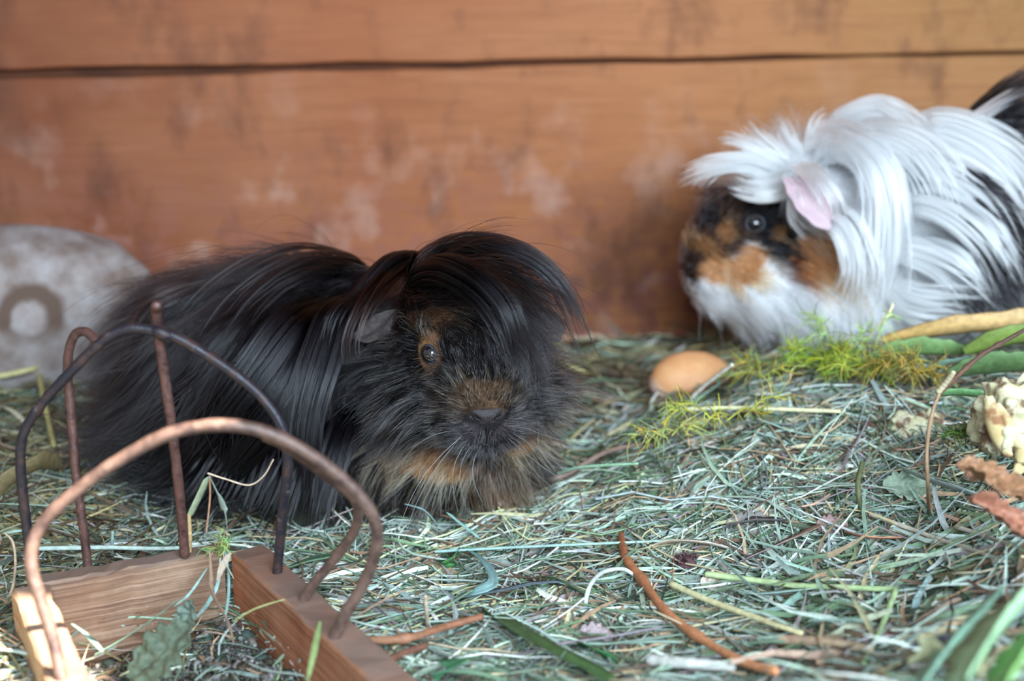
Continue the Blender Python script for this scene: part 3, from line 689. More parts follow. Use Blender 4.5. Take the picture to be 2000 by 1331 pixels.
    for (px, py, dx, dy, L) in [(905, 850, -.7, 1, .045), (915, 860, -.15, 1, .022), (900, 840, -1, .5, .03), (985, 850, 1, .45, .045), (1000, 845, 1, .25, .04), (1010, 830, 1, 0, .035), (895, 860, -.5, 1, .05), (940, 868, .1, 1, .018), (925, 865, -.1, 1, .02), (1005, 860, .8, .6, .03)]:
        p0 = h(px, py); d = sdir(dx, dy, .35); q = [p0 + d * L * t + np.array([0, 0, -.006]) * t * t + sdir(-dy, dx) * (.004 * sin(t * 3)) for t in np.linspace(0, 1, 10)]
        W.append(q)
    o = curves_obj('whiskers', np.array(W), np.full((len(W), 10, 3), .45), .00009, .00003, M_hair_w, root, base); o['label'] = 'pale stiff whiskers'

    # ---- eye, nose, ears
    eyeball('eye', eye_c + eye_n * .0002, 0.0040, eye_n, root, base)
    ep = H(-.030, .021, .016); l, nn, _, _ = bvh.find_nearest(Vector(ep)); eyeball('eye', np.array(l) + np.array(nn) * .0002, .0040, np.array(nn), root, base)
    nose_pad(h(952, 818), fd, sd, ud, root, base)
    M_ear = simple('dark_ear_skin', lin(62, 55, 54), lin(90, 80, 77), 500, .75, .3, .0002, sss=.05)
    dy_ = h(760, 625)[1] - .012
    ear([P(792, 604, dy_ + .004), P(770, 618, dy_), P(735, 640, dy_ - .001), P(705, 652, dy_), P(688, 655, dy_ + .002)], [.0026, .0038, .0054, .0050, .0010], M_ear, root, base, sdir(-.15, -.55, 1))
    ec2 = h(1050, 590)
    ear([ec2, ec2 + sdir(1, .2, -.3) * .006, ec2 + sdir(1, .6, -.2) * .012, ec2 + sdir(.8, 1, 0) * .018], [.004, .007, .007, .002], M_ear, root, base, sdir(.4, -1, .6))
    return root

def eyeball(name, c, r, n, parent, base):
    bm = bmesh.new(); bmesh.ops.create_uvsphere(bm, u_segments=32, v_segments=20, radius=r); me = bpy.data.meshes.new(name); bm.to_mesh(me); bm.free()
    for p in me.polygons: p.use_smooth = True
    m = bpy.data.materials.get('glossy_dark_eye')
    if not m:
        m, nt, b = mat('glossy_dark_eye'); b.inputs['Base Color'].default_value = (.006, .005, .006, 1); b.inputs['Roughness'].default_value = .04
        b.inputs['Specular IOR Level'].default_value = .7; b.inputs['Coat Weight'].default_value = 1; b.inputs['Coat Roughness'].default_value = .02
    me.materials.append(m); o = bpy.data.objects.new(name, me); COL.objects.link(o); o.parent = parent; o.location = np.asarray(c) - base - np.asarray(n) * r * .42
    # lid ring
    q = Vector(n).to_track_quat('Z', 'Y').to_matrix()
    a = np.linspace(0, 2 * pi, 33)[:-1]; ring = np.array([[r * .93 * cos(t), r * .80 * sin(t), r * .40] for t in a]) @ np.array(q).T + (np.asarray(c) - np.asarray(n) * r * .42)
    V = []; F = []; S = 8
    cen = ring.mean(0)
    for i in range(32):
        o_ = unit(ring[i] - cen); nn = np.asarray(n)
        for j in range(S):
            b_ = 2 * pi * j / S; V.append(ring[i] + (o_ * cos(b_) + nn * sin(b_)) * r * .17)
    for i in range(32):
        for j in range(S): F.append((i * S + j, i * S + (j + 1) % S, ((i + 1) % 32) * S + (j + 1) % S, ((i + 1) % 32) * S + j))
    ml = bpy.data.materials.get('eyelid_skin') or simple('eyelid_skin', lin(30, 32, 40), lin(62, 66, 78), 900, .45, .2, .0001)
    mesh_obj('eyelid', V, F, ml, parent, base=base)
def nose_pad(c, fd, sd, ud, parent, base, k=1.0, fwd=.0006):
    """dark leathery nose: a low pad with two comma-shaped nostril hollows, the split lip and the mouth below"""
    nu, nv = 56, 34; V = []; F = []
    for j in range(nv):
        v = -1 + 2 * j / (nv - 1)
        for i in range(nu):
            u = -1 + 2 * i / (nu - 1)
            w = .0072 * math.sqrt(max(0, 1 - abs((v - .15) / 1.16) ** 2.4)); x = u * w; z = v * .0036
            y = .0011 * (1 - abs(u) ** 2.5) * (1 - abs(v) ** 3) - .0022 * u * u - .0006 - .0006 * abs(v) ** 2 + fwd
            for s in (-1, 1):
                dx = (x - s * .0042) / .0019; dz = (z - .0004 - (x * s - .0042) * .45) / .0009
                y -= .0013 * math.exp(-(dx * dx + dz * dz))
            y -= .0006 * math.exp(-((x / .0005) ** 2)) * (1 if v < .3 else 0)
            V.append(c + (sd * x + ud * z + fd * y) * k)
    for j in range(nv - 1):
        for i in range(nu - 1): F.append((j * nu + i, j * nu + i + 1, (j + 1) * nu + i + 1, (j + 1) * nu + i))
    m = bpy.data.materials.get('nose_leather') or simple('nose_leather', lin(30, 27, 30), lin(66, 56, 56), 1500, .55, .8, .0003)
    o = mesh_obj('nose', V, F, m, parent, base=base); s = o.modifiers.new('t', 'SOLIDIFY'); s.thickness = .0012; s.offset = -1
    ml = bpy.data.materials.get('dark_lip_nostril_shade') or simple('dark_lip_nostril_shade', lin(9, 8, 9), lin(20, 17, 18), 800, .6)
    for sg in (-1, 1):                      # near-black plug in each nostril: the hollow's shade painted in
        q = [c + (sd * sg * x + ud * z + fd * y) * k for (x, z, y) in ((.0026, -.0003, .0008 + fwd - .0006), (.0040, .0001, .0002 + fwd - .0006), (.0054, .0010, -.0006 + fwd - .0006))]
        mesh_obj('nostril', *tube_geo(spline(q, 10), np.array([.5, .7, .85, .9, .9, .85, .75, .6, .45, .3]) * .0007 * k, 10), ml, o, base=base)
    V, F = tube_geo(spline([c - ud * .0034 * k + fd * .0004, c - ud * .0070 * k + fd * .0008, c - ud * .0108 * k + fd * .0002], 12), .00032 * k, 8)
    V2, F2 = tube_geo(spline([c - ud * .0128 * k - sd * .007 * k - fd * .003, c - ud * .0112 * k + fd * .0002, c - ud * .0126 * k + sd * .007 * k - fd * .003], 14), .00045 * k, 8)
    mesh_obj('mouth', *merge([(V, F), (V2, F2)]), ml, parent, base=base)
def ear(path, widths, m, parent, base, normal, name='ear', cup=.35):
    pts = spline(path, 22); w = np.interp(np.linspace(0, 1, 22), np.linspace(0, 1, len(widths)), widths); w = w * (1 + .04 * np.sin(np.arange(22) * 1.3))
    T = unit(np.gradient(pts, axis=0)); S = unit(np.cross(T, normal)); U = np.cross(S, T); V = []; F = []; k = 13
    for i in range(22):
        for j in range(k):
            u = -1 + 2 * j / (k - 1); V.append(pts[i] + S[i] * u * w[i] - U[i] * cup * w[i] * (1 - u * u) * .8 + U[i] * .0006 * sin(u * 5 + i * .3))
    for i in range(21):
        for j in range(k - 1): F.append((i * k + j, i * k + j + 1, (i + 1) * k + j + 1, (i + 1) * k + j))
    o = mesh_obj(name, V, F, m, parent, base=base); s = o.modifiers.new('t', 'SOLIDIFY'); s.thickness = .0006; s.offset = 0
    ss = o.modifiers.new('s', 'SUBSURF'); ss.levels = 1; ss.render_levels = 1
    return o
black_guinea_pig()

# ================================================================== white, tan and black long-haired guinea pig
WHITE = (0.88, 0.87, 0.89)
def white_guinea_pig():
    g = np.random.default_rng(33)
    nose = P(1345, 520, .683); base = np.array([.19, .70, .030])
    root = empty('guinea_pig', base, 'white long-haired guinea pig with dark brown and tan face, in profile by the plank wall', 'guinea pig')
    fd = unit(np.array([-.92, -.38, -.08])); sd = unit(np.cross([0, 0, 1.0], fd)); ud = np.cross(fd, sd)      # sd: towards the open front
    H = lambda f, s, u: nose + fd * f + sd * s + ud * u
    B = lambda px, py, y: P(px, py, y)
    parts = [
        (H(-.046, 0, .016), (.036, .0265, .0255), fd), (H(-.027, 0, .008), (.026, .0185, .020), fd), (H(-.015, 0, .001), (.0165, .0140, .0155), fd),
        (H(-.010, .005, -.007), (.010, .0085, .008), fd), (H(-.010, -.005, -.007), (.010, .0085, .008), fd), (H(-.020, 0, -.016), (.016, .011, .010), fd),
        (H(-.042, .015, -.010), (.025, .016, .020), fd), (H(-.042, -.015, -.010), (.025, .016, .020), fd), (H(-.052, 0, -.024), (.030, .026, .020), fd),
        (B(1615, 420, .705), (.044, .038, .040), (-1, -.1, 0)), (B(1640, 560, .690), (.040, .036, .030), (-1, 0, 0)),
        (B(1740, 440, .71), (.050, .044, .046), (1, 0, 0)), (B(1880, 440, .715), (.056, .046, .048), (1, .1, 0)), (B(2020, 440, .72), (.050, .044, .046), (1, .1, 0)),
        (B(1570, 640, .675), (.009, .012, .020), (1, 0, 0)), (B(1660, 655, .670), (.012, .018, .012), (-.5, -1, 0)), (B(1900, 650, .68), (.026, .014, .012), (-1, -.3, 0)),
    ]
    paint0 = lambda V, bvh: np.tile(np.array(WHITE), (len(V), 1))
    body, V, T, bvh = grow_body('body', parts, 0.0026, 5, root, base, paint0)
    h = lambda px, py: hit(bvh, px, py)[0]
    DB = lin(58, 42, 36); BK = (0.012, .010, .012); OR = lin(192, 136, 94); DO = lin(128, 88, 56)
    far = lambda p: np.array([p[0], p[1] + .02, p[2]])
    eye_c, eye_n = hit(bvh, 1475, 437)
    blobs = [
        (h(1395, 445), (.017, .05, .017), DB), (h(1370, 400), (.010, .05, .010), BK), (h(1440, 400), (.013, .03, .009), DB),
        (h(1368, 500), (.010, .05, .010), DO), (h(1355, 520), (.007, .05, .008), DB), (h(1425, 530), (.016, .03, .0075), OR), (h(1468, 500), (.008, .03, .006), OR),
        (h(1420, 455), (.005, .03, .005), DO),
        (h(1475, 450), (.010, .02, .006), DB), (h(1490, 425), (.010, .025, .010), BK), (h(1530, 435), (.009, .025, .012), BK), (h(1555, 500), (.013, .025, .008), BK), (h(1520, 470), (.010, .025, .009), BK), (h(1520, 455), (.004, .02, .004), DO),
        (h(1600, 500), (.013, .025, .012), OR), (h(1620, 465), (.008, .025, .008), OR), (h(1570, 530), (.012, .02, .006), lin(110, 66, 44)), (h(1600, 530), (.010, .02, .006), OR),
        (h(1990, 560), (.030, .05, .026), BK), (h(2060, 400), (.035, .08, .05), BK), (h(1945, 600), (.012, .04, .012), BK),
    ]
    pf = paint_factory(blobs, WHITE)
    cc = pf(V) * 0.7; a = body.data.attributes['tint']; c4 = np.ones((len(V), 4), np.float32); c4[:, :3] = cc; a.data.foreach_set('color', c4.ravel())
    Gd = []
    def gd(px, py, d0, d1, L, lift=.25): Gd.append((h(px, py), sdir(*d0), sdir(*d1), L, lift))
    for px, py, d, L in [(1350, 500, (.2, -1, 0), .003), (1360, 540, (.8, .6, 0), .004), (1370, 460, (.4, -1, 0), .005), (1400, 420, (.6, -.8, 0), .007), (1400, 500, (1, 0, 0), .006),
                         (1420, 560, (1, .5, 0), .010), (1450, 480, (1, 0, 0), .006), (1475, 410, (.6, -.6, 0), .005), (1510, 440, (1, .2, 0), .006), (1470, 540, (1, .5, 0), .012)]:
        gd(px, py, d, d, L, .15)
    for px, py, d0, d1, L in [(1400, 590, (.8, .7, .2), (.9, .8, .2), .015), (1480, 600, (1, .5, .2), (.8, .9, .1), .020), (1540, 520, (1, .3, .2), (1, .6, .1), .016), (1600, 480, (.8, .6, .3), (.6, 1, .1), .018),
                              (1560, 600, (.9, .5, .2), (.8, .8, .1), .024), (1500, 640, (.5, .9, .1), (.6, .9, .1), .014), (1500, 340, (-.6, -.6, .3), (-1, .1, .2), .020), (1440, 360, (-.8, -.2, .3), (-1, .3, .2), .016),
                              (1560, 320, (-.5, -.8, .3), (-.9, -.3, .2), .022), (1560, 380, (.3, .5, .5), (.8, .8, .2), .014), (1600, 300, (.4, -.8, .3), (1, -.2, .2), .026), (1650, 270, (.8, -.6, .2), (1, .3, .2), .035),
                              (1660, 380, (.8, .4, .3), (.3, 1, .2), .035), (1680, 500, (.4, 1, .2), (0, 1, .1), .032), (1640, 600, (.3, 1, .2), (.2, 1, .1), .024), (1760, 280, (1, -.1, .2), (1, .5, .2), .045),
                              (1780, 380, (1, .1, .2), (.9, .7, .2), .050), (1780, 500, (.9, .4, .2), (.8, .7, .1), .045), (1760, 620, (.5, .8, .2), (.7, .6, .1), .030), (1880, 300, (1, .1, .2), (.8, .8, .2), .050),
                              (1900, 420, (1, .3, .2), (.6, 1, .1), .050), (1900, 560, (.9, .5, .2), (.7, .8, .1), .040), (1980, 350, (1, .4, .2), (.4, 1, .1), .045), (2000, 500, (.8, .7, .2), (.3, 1, .1), .035), (1720, 440, (.8, .5, .3), (.3, 1, .1), .040)]:
        gd(px, py, d0, d1, L, .3)
    for x in (.16, .22, .28, .34):
        Gd.append((np.array([x, .76, .08]), np.array([.6, .4, -.7]), np.array([.4, .1, -1]), .035, .3))
        Gd.append((np.array([x, .72, .125]), np.array([1, .2, .1]), np.array([.8, .5, -.5]), .035, .3))
    pts, roots, N, ci = groom(V, T, bvh, 34000, Gd, g, K=10, clump=0.55, nclump=2400, ground=hz, wild=.18, frizz=.08,
                              dens=lambda p, n: np.where(p[:, 1] > .74, .45, 1.0) * np.where(p[:, 0] > .28, .6, 1.0))
    C = pf(roots, g); n = len(roots); C = np.clip(C * np.exp(g.normal(0, .06, (n, 1))), 0, .96)
    keep = (np.linalg.norm(roots - eye_c, axis=1) > .0038)
    curves_obj('fur', pts[keep], np.repeat(C[keep][:, None, :], pts.shape[1], 1), .00012, .00003, M_hair_w, root, base)
    LK = []
    def lk(path, n, r0, r1, col=WHITE, lj=.25):
        q_, b_ = lock([P(*q) for q in path], int(n * 1.25), 16, r0, r1 * (1.7 if n > 350 else 1.1), g, lj, flat=.75); LK.append((q_, np.array(col)[None] * np.clip(b_, .7, 1.05)[:, None] ** .15))
    # tuft over the brow, pointing ahead
    lk([(1530, 345, .675), (1460, 320, .668), (1390, 325, .662), (1312, 352, .658)], 420, .007, .003)
    lk([(1540, 335, .68), (1470, 310, .672), (1400, 330, .668), (1350, 375, .665)], 260, .006, .004)
    lk([(1540, 330, .68), (1490, 300, .675), (1440, 275, .672), (1400, 270, .67)], 260, .006, .004)
    lk([(1550, 330, .68), (1510, 290, .678), (1470, 250, .676), (1455, 235, .676)], 260, .006, .004)
    lk([(1560, 320, .69), (1540, 280, .688), (1525, 245, .686), (1520, 232, .685)], 260, .007, .005)
    lk([(1590, 310, .69), (1590, 265, .69), (1600, 235, .69), (1625, 222, .69)], 300, .008, .006)
    lk([(1540, 340, .675), (1500, 360, .664), (1460, 365, .660), (1420, 350, .658)], 300, .006, .005)
    lk([(1560, 345, .672), (1520, 380, .660), (1470, 385, .656), (1420, 372, .655)], 260, .005, .004, col=lin(235, 230, 222))
    lk([(1600, 330, .67), (1570, 370, .656), (1560, 420, .652), (1590, 465, .652)], 320, .007, .005)
    lk([(1545, 325, .668), (1580, 350, .646), (1606, 385, .638), (1622, 430, .638)], 120, .004, .006)
    lk([(1560, 320, .668), (1600, 345, .648), (1630, 390, .640), (1645, 450, .640)], 200, .004, .006)
    lk([(1535, 335, .668), (1560, 372, .648), (1572, 410, .642)], 90, .003, .004)
    # arcs over neck and flank
    lk([(1590, 320, .685), (1650, 285, .668), (1710, 320, .655), (1735, 400, .648), (1730, 500, .645), (1700, 590, .645)], 900, .010, .008)
    lk([(1570, 300, .69), (1640, 270, .675), (1700, 310, .66), (1720, 390, .652), (1712, 480, .648)], 600, .010, .008)
    lk([(1600, 420, .665), (1660, 440, .652), (1690, 520, .646), (1680, 610, .645)], 800, .012, .010)
    lk([(1610, 270, .70), (1660, 225, .69), (1720, 212, .685), (1780, 250, .68), (1830, 310, .675)], 700, .008, .008)
    lk([(1640, 300, .69), (1720, 270, .67), (1800, 300, .66), (1850, 370, .652), (1870, 450, .65)], 800, .012, .010)
    lk([(1740, 270, .69), (1840, 250, .68), (1940, 290, .67), (2010, 370, .665), (2040, 460, .66)], 900, .012, .010)
    lk([(1740, 330, .68), (1840, 320, .665), (1930, 370, .655), (1990, 450, .65), (2020, 540, .65)], 800, .012, .009)
    lk([(1740, 400, .67), (1830, 400, .655), (1910, 450, .645), (1960, 520, .643), (1985, 590, .643)], 600, .010, .008)
    lk([(1730, 480, .66), (1810, 500, .65), (1880, 540, .642), (1935, 590, .64)], 500, .010, .009)
    lk([(1730, 560, .655), (1790, 590, .645), (1860, 600, .642), (1920, 610, .642)], 400, .010, .010)
    lk([(1760, 300, .69), (1840, 270, .685), (1900, 235, .68), (1960, 195, .675), (2020, 165, .67)], 300, .006, .004, col=lin(190, 190, 194))
    lk([(1880, 270, .70), (1940, 225, .695), (2000, 190, .69), (2080, 160, .69)], 900, .010, .012, col=BK)
    lk([(1850, 290, .70), (1930, 260, .695), (2010, 260, .69), (2080, 300, .69)], 900, .012, .014, col=BK)
    lk([(1880, 440, .675), (1930, 480, .655), (1970, 540, .645), (2000, 610, .64)], 700, .012, .014, col=BK)
    lk([(1850, 520, .67), (1900, 550, .65), (1940, 590, .642), (1975, 625, .64)], 500, .008, .010, col=BK)
    lk([(1950, 380, .675), (1990, 430, .655), (2020, 500, .645), (2035, 600, .64)], 700, .012, .014, col=BK)
    lk([(1790, 470, .66), (1860, 490, .644), (1915, 540, .636), (1950, 600, .634)], 260, .006, .004)
    lk([(1850, 400, .665), (1920, 430, .644), (1965, 490, .636), (1995, 560, .632)], 260, .006, .004)
    for q in range(5):
        lk([(1840 + q * 8, 330 + 45 * q, .668), (1900, 345 + 45 * q, .652), (1955, 375 + 48 * q, .644), (2010, 430 + 50 * q, .642)], 150, .004, .003, col=BK)
    PP = np.concatenate([p for p, c in LK]); CC = np.concatenate([c for p, c in LK])
    PP[..., 2] = np.maximum(PP[..., 2], hz(PP[..., 0], PP[..., 1]) + .001)
    o = curves_obj('long_locks', PP, np.repeat(CC[:, None, :], PP.shape[1], 1), .00015, .00003, M_hair_w, root, base); o['label'] = 'long white and black hair arching over neck and flank'
    eyeball('eye', eye_c + eye_n * .0004, .0046, eye_n, root, base)
    l, nn, _, _ = bvh.find_nearest(Vector(H(-.032, -.022, .016))); eyeball('eye', np.array(l), .0046, np.array(nn), root, base)
    l, nn, _, _ = bvh.find_nearest(Vector(H(.01, 0, -.001))); nose_pad(np.array(l), fd, sd, ud, root, base)
    me_, nt, b = mat('pink_ear_skin'); b.inputs['Base Color'].default_value = (*lin(204, 176, 182), 1); b.inputs['Roughness'].default_value = .6
    b.inputs['Subsurface Weight'].default_value = .3; b.inputs['Subsurface Radius'].default_value = (.004, .002, .0015)
    o = ear([P(1548, 342, .656), P(1568, 368, .648), P(1590, 398, .643), P(1612, 424, .643), P(1626, 438, .646)], [.005, .0080, .0092, .0075, .003], me_, root, base, sdir(.2, -.3, 1)); o['label'] = 'pink bare ear'
    e2 = H(-.052, -.026, .030)
    o = ear([e2, e2 - sd * .006 + ud * .003 - fd * .004, e2 - sd * .012 - fd * .012, e2 - sd * .014 - fd * .018 - ud * .006], [.004, .008, .008, .002], me_, root, base, -sd + ud * .5); o['label'] = 'pink bare ear'
    W = []
    for (px, py, dx, dy, L) in [(1375, 545, .3, 1, .03), (1385, 540, .8, .7, .04), (1390, 530, 1, .4, .04), (1370, 550, -.1, 1, .025), (1380, 520, 1, .1, .035)]:
        p0 = h(px, py); d = sdir(dx, dy, .45); W.append([p0 + d * L * t + np.array([0, 0, -.006]) * t * t for t in np.linspace(0, 1, 8)])
    curves_obj('whiskers', np.array(W), np.full((len(W), 8, 3), .6), .00009, .00003, M_hair_w, root, base)
white_guinea_pig()

# ================================================================== wooden rack frame with rusty hoops
ZT = 0.021
def board_geo(A, B, side, th, zt, zb, n=16, seed=0):
    """a sawn board from A to B (inner top edge), thick towards 'side', with slightly uneven arrises"""
    g = np.random.default_rng(seed); A = np.array(A[:2]); B = np.array(B[:2]); d = unit(B - A); s = np.array([-d[1], d[0]]) * side
    V = []; F = []
    for i in range(n + 1):
        c = A + (B - A) * i / n; w = g.normal(0, .00025, 4)
        prof = [(0, zb), (0, zt - .0009), (.0009, zt), (th - .0009, zt), (th, zt - .0009), (th, zb)]
        for k, (o, z) in enumerate(prof):
            q = c + s * (o + w[k % 4] * (1 if z > zb else 0)); V.append((q[0], q[1], z + w[(k + 1) % 4] * (1 if z > zb else 0)))
    m = 6
    for i in range(n):
        for k in range(m): F.append((i * m + k, i * m + (k + 1) % m, (i + 1) * m + (k + 1) % m, (i + 1) * m + k))
    F.append(tuple(range(m - 1, -1, -1))); F.append(tuple(n * m + k for k in range(m)))
    return np.array(V), F
def rack():
    base = np.array([-.12, .42, .0])
    root = empty('hay_rack', base, 'wooden rack frame with rusty wire hoops, standing in the hay before the black guinea pig', 'hay rack')
    mk_ = lambda n, d, **k: plank_material(n, lin(100, 70, 54), lin(142, 108, 84), lin(170, 142, 118), (1, 1, 1), wave=75, **k)
    M1 = mk_('rack_wood_back', 0)
    M2 = plank_material('rack_wood_right', lin(134, 76, 50), lin(170, 108, 74), lin(188, 136, 104), (1, 1, 1), wave=110)
    M3 = plank_material('rack_wood_left', lin(160, 112, 76), lin(192, 148, 112), lin(206, 176, 150), (1, 1, 1), wave=80)
    a = PZ(92, 1140); b = PZ(412, 1082); c = PZ(458, 1084); d = PZ(722, 1331); e_ = PZ(94, 1140); f = PZ(178, 1331)
    d2 = d + (d - c) * .35; f2 = f + (f - e_) * .35; a2 = a + (a - b) * .10
    o = mesh_obj('back_board', *board_geo(a2, b + (b - a) * .08, 1, .0085, ZT, -.030, seed=1), M1, root, smooth=False, base=base); o['label'] = 'greyish brown board with raised grain'
    o = mesh_obj('side_board', *board_geo(c + (c - d2) * .02, d2, 1, .0125, ZT, -.030, seed=2), M2, root, smooth=False, base=base); o['label'] = 'reddish brown board leaning towards the right'
    o = mesh_obj('side_board', *board_geo(e_, f2, -1, .0115, ZT, -.030, seed=3), M3, root, smooth=False, base=base); o['label'] = 'sunlit yellowish board at the left'
    MA = rust_material('dark_grey_wire', lin(40, 38, 46), lin(70, 50, 46), lin(130, 122, 124), .1)
    MB = rust_material('rusty_wire', lin(60, 42, 42), lin(102, 70, 62), lin(150, 128, 120), .7)
    MD = rust_material('brown_wire', lin(80, 62, 58), lin(122, 96, 84), lin(164, 138, 124), .6)
    def wire(lbl, pts, r, m, n=70):
        q = [P(x, y, d) for x, y, d in pts]; s = spline(q, n)
        rr = r * (1 + .03 * np.sin(np.arange(n) * 1.7) + .02 * np.sin(np.arange(n) * .61 + 2))
        o = mesh_obj('wire_hoop', *tube_geo(s, rr, 16), m, root, base=base); o['label'] = lbl; return o
    wire('dark grey wire hoop at the back', [(62, 1128, .446), (56, 1060, .446), (44, 960, .446), (40, 885, .446), (50, 838, .446), (85, 785, .446), (140, 725, .446), (200, 667, .446), (250, 642, .446), (310, 648, .446), (350, 662, .446),
          (395, 688, .446), (455, 728, .445), (510, 775, .444), (548, 830, .443), (562, 900, .443), (552, 1000, .443), (541, 1125, .443)], .00172, MA, 110)
    wire('rusty wire upright hooked over the back hoop', [(172, 1112, .452), (164, 1040, .453), (150, 940, .455), (140, 830, .457), (133, 740, .458), (134, 690, .458), (146, 655, .457), (166, 648, .455), (184, 662, .452), (196, 678, .450)], .00160, MB)
    wire('rusty wire upright with a rounded top', [(361, 1085, .455), (352, 980, .454), (340, 870, .453), (325, 760, .452), (312, 670, .451), (306, 620, .450), (305, 602, .448), (306, 596, .444)], .00175, MB)
    wire('thick brown wire hoop nearest the lens', [(122, 1335, .371), (105, 1255, .375), (80, 1175, .378), (62, 1115, .380), (64, 1062, .382), (92, 1012, .384), (155, 955, .385), (240, 895, .386), (325, 850, .386), (395, 833, .386),
          (460, 832, .386), (530, 848, .387), (600, 885, .388), (665, 932, .390), (712, 980, .391), (735, 1030, .392), (733, 1080, .393), (708, 1145, .395), (672, 1205, .396), (646, 1262, .397)], .00190, MD, 120)
    wire('brown wire hoop tucked under the thick one', [(582, 1192, .423), (610, 1145, .421), (655, 1090, .419), (688, 1045, .416), (700, 1005, .412), (690, 972, .408), (650, 938, .403), (600, 900, .396), (555, 868, .391), (520, 852, .389)], .00170, MD)
    w = P(316, 652, .4455); V, F = tube_geo(np.array([w + np.array([-.0022, 0, .0012]), w + np.array([0, -.0006, .0004]), w + np.array([.0024, 0, -.0010])]), np.array([.0016, .0022, .0017]), 12)
    mesh_obj('weld_bead', V, F, MA, root, base=base)
rack()

def lump_geo(c, r, amp=.12, freq=2.2, seed=0, sub=4, rot=0.0, boxy=0.0):
    bm = bmesh.new(); bmesh.ops.create_icosphere(bm, subdivisions=sub, radius=1.0); off = Vector((seed * 3.7, seed * 1.3, seed * 2.1))
    for v in bm.verts:
        n_ = v.co.normalized()
        if boxy: q = max(abs(n_.x), abs(n_.y), abs(n_.z)); n_ = n_ * (1 + boxy * (1 / q - 1))
        v.co = n_ * (1 + amp * noise.fractal(v.co * freq + off, 1.0, 2.0, 4))
        v.co.x *= r[0]; v.co.y *= r[1]; v.co.z *= r[2]
    bmesh.ops.rotate(bm, verts=bm.verts, cent=(0, 0, 0), matrix=Matrix.Rotation(rot, 3, 'Z'))
    V = np.array([v.co[:] for v in bm.verts]) + np.asarray(c); F = [tuple(v.index for v in f.verts) for f in bm.faces]; bm.free(); return V, F

# crumbs filling the rack frame: one heap nobody could count
def crumbs():
    g = np.random.default_rng(5); Vs = []; Fs = []; Cs = []; o = 0
    bm = bmesh.new(); bmesh.ops.create_icosphere(bm, subdivisions=1, radius=1.0); bv = np.array([v.co[:] for v in bm.verts]); bf = [tuple(v.index for v in f.verts) for f in bm.faces]; bm.free()
    bf = np.array(bf)
    A, B_, C_, D_ = PZ(110, 1150), PZ(445, 1092), PZ(720, 1331), PZ(185, 1331)
    quad = [np.array(q[:2]) for q in (A, B_, C_ + (C_ - B_) * .3, D_ + (D_ - A) * .3)]
    N = 8000; u, v = g.random(N), g.random(N)
    xy = (quad[0] * ((1 - u) * (1 - v))[:, None] + quad[1] * (u * (1 - v))[:, None] + quad[2] * (u * v)[:, None] + quad[3] * ((1 - u) * v)[:, None])
    z = -.0105 + .007 * sstep(.45, 1.0, u) + g.uniform(-.002, .0020, N)
    pal = np.array([lin(112, 108, 104), lin(88, 80, 74), lin(136, 132, 128), lin(72, 64, 52), lin(64, 78, 70)])
    for i in range(N):
        r = g.uniform(.0004, .0011) * (1 + 1.6 * (g.random() < .12)) * np.array([1, g.uniform(.6, 1), g.uniform(.5, .9)]); q = bv * (1 + g.normal(0, .28, (len(bv), 1))) * r
        a = g.uniform(0, 6.28); q = q @ np.array([[cos(a), -sin(a), 0], [sin(a), cos(a), 0], [0, 0, 1]]).T + np.array([xy[i, 0], xy[i, 1], z[i]])
        Vs.append(q); Fs.append(bf + o); Cs.append(np.tile(pal[g.integers(0, 5)] * math.exp(g.normal(0, .25)), (len(bv), 1))); o += len(bv)
    ob = mesh_obj('crumb_litter', np.vstack(Vs), np.vstack(Fs), M_hay, smooth=False, colors=np.vstack(Cs)); tag(ob, 'grey crumbly litter inside the wooden rack frame', 'litter', kind='stuff')
crumbs()

# ------------------------------------------------------------------ pale stone at the back left
def stone():
    c = P(20, 612, .705); V, F = lump_geo(c, (.074, .040, .046), .06, 1.1, 3, 5, .1, boxy=.15)
    m, nt, b = mat('pale_weathered_stone'); f = noise_tex(nt, 60, 5, .6, coords(nt))
    col = ramp(nt, [(.35, lin(124, 104, 94)), (.58, lin(158, 146, 142)), (.8, lin(180, 176, 178))], f)
    # brown arch-shaped stain
    v = coords(nt); sx = nd(nt, 'ShaderNodeSeparateXYZ'); nt.links.new(v, sx.inputs[0])
    q = P(58, 620, .668) - c
    cx = nd(nt, 'ShaderNodeCombineXYZ'); nt.links.new(sx.outputs['X'], cx.inputs[0]); nt.links.new(sx.outputs['Z'], cx.inputs[2])
    d = nd(nt, 'ShaderNodeVectorMath', operation='DISTANCE'); nt.links.new(cx.outputs[0], d.inputs[0]); d.inputs[1].default_value = (q[0], 0, q[2])
    w = noise_tex(nt, 45, 3, .5, coords(nt)); ad2 = nd(nt, 'ShaderNodeMath', operation='MULTIPLY_ADD'); nt.links.new(w, ad2.inputs[0]); ad2.inputs[1].default_value = .010; nt.links.new(d.outputs['Value'], ad2.inputs[2])
    r1 = maprange(nt, ad2.outputs[0], .0120, .0150); r2 = maprange(nt, ad2.outputs[0], .0235, .0195)
    m0 = nd(nt, 'ShaderNodeMath', operation='MULTIPLY'); nt.links.new(r1, m0.inputs[0]); nt.links.new(r2, m0.inputs[1])
    mm = nd(nt, 'ShaderNodeMath', operation='MULTIPLY'); nt.links.new(m0.outputs[0], mm.inputs[0]); nt.links.new(maprange(nt, sx.outputs['Z'], q[2] - .016, q[2] - .004), mm.inputs[1])
    col = mix(nt, mm.outputs[0], col, lin(96, 74, 62)); nt.links.new(col, b.inputs['Base Color']); b.inputs['Roughness'].default_value = .85
    o = mesh_obj('stone', V, F, m, base=c); tag(o, 'pale grey rounded stone with a brown stain, against the plank wall', 'stone')
stone()

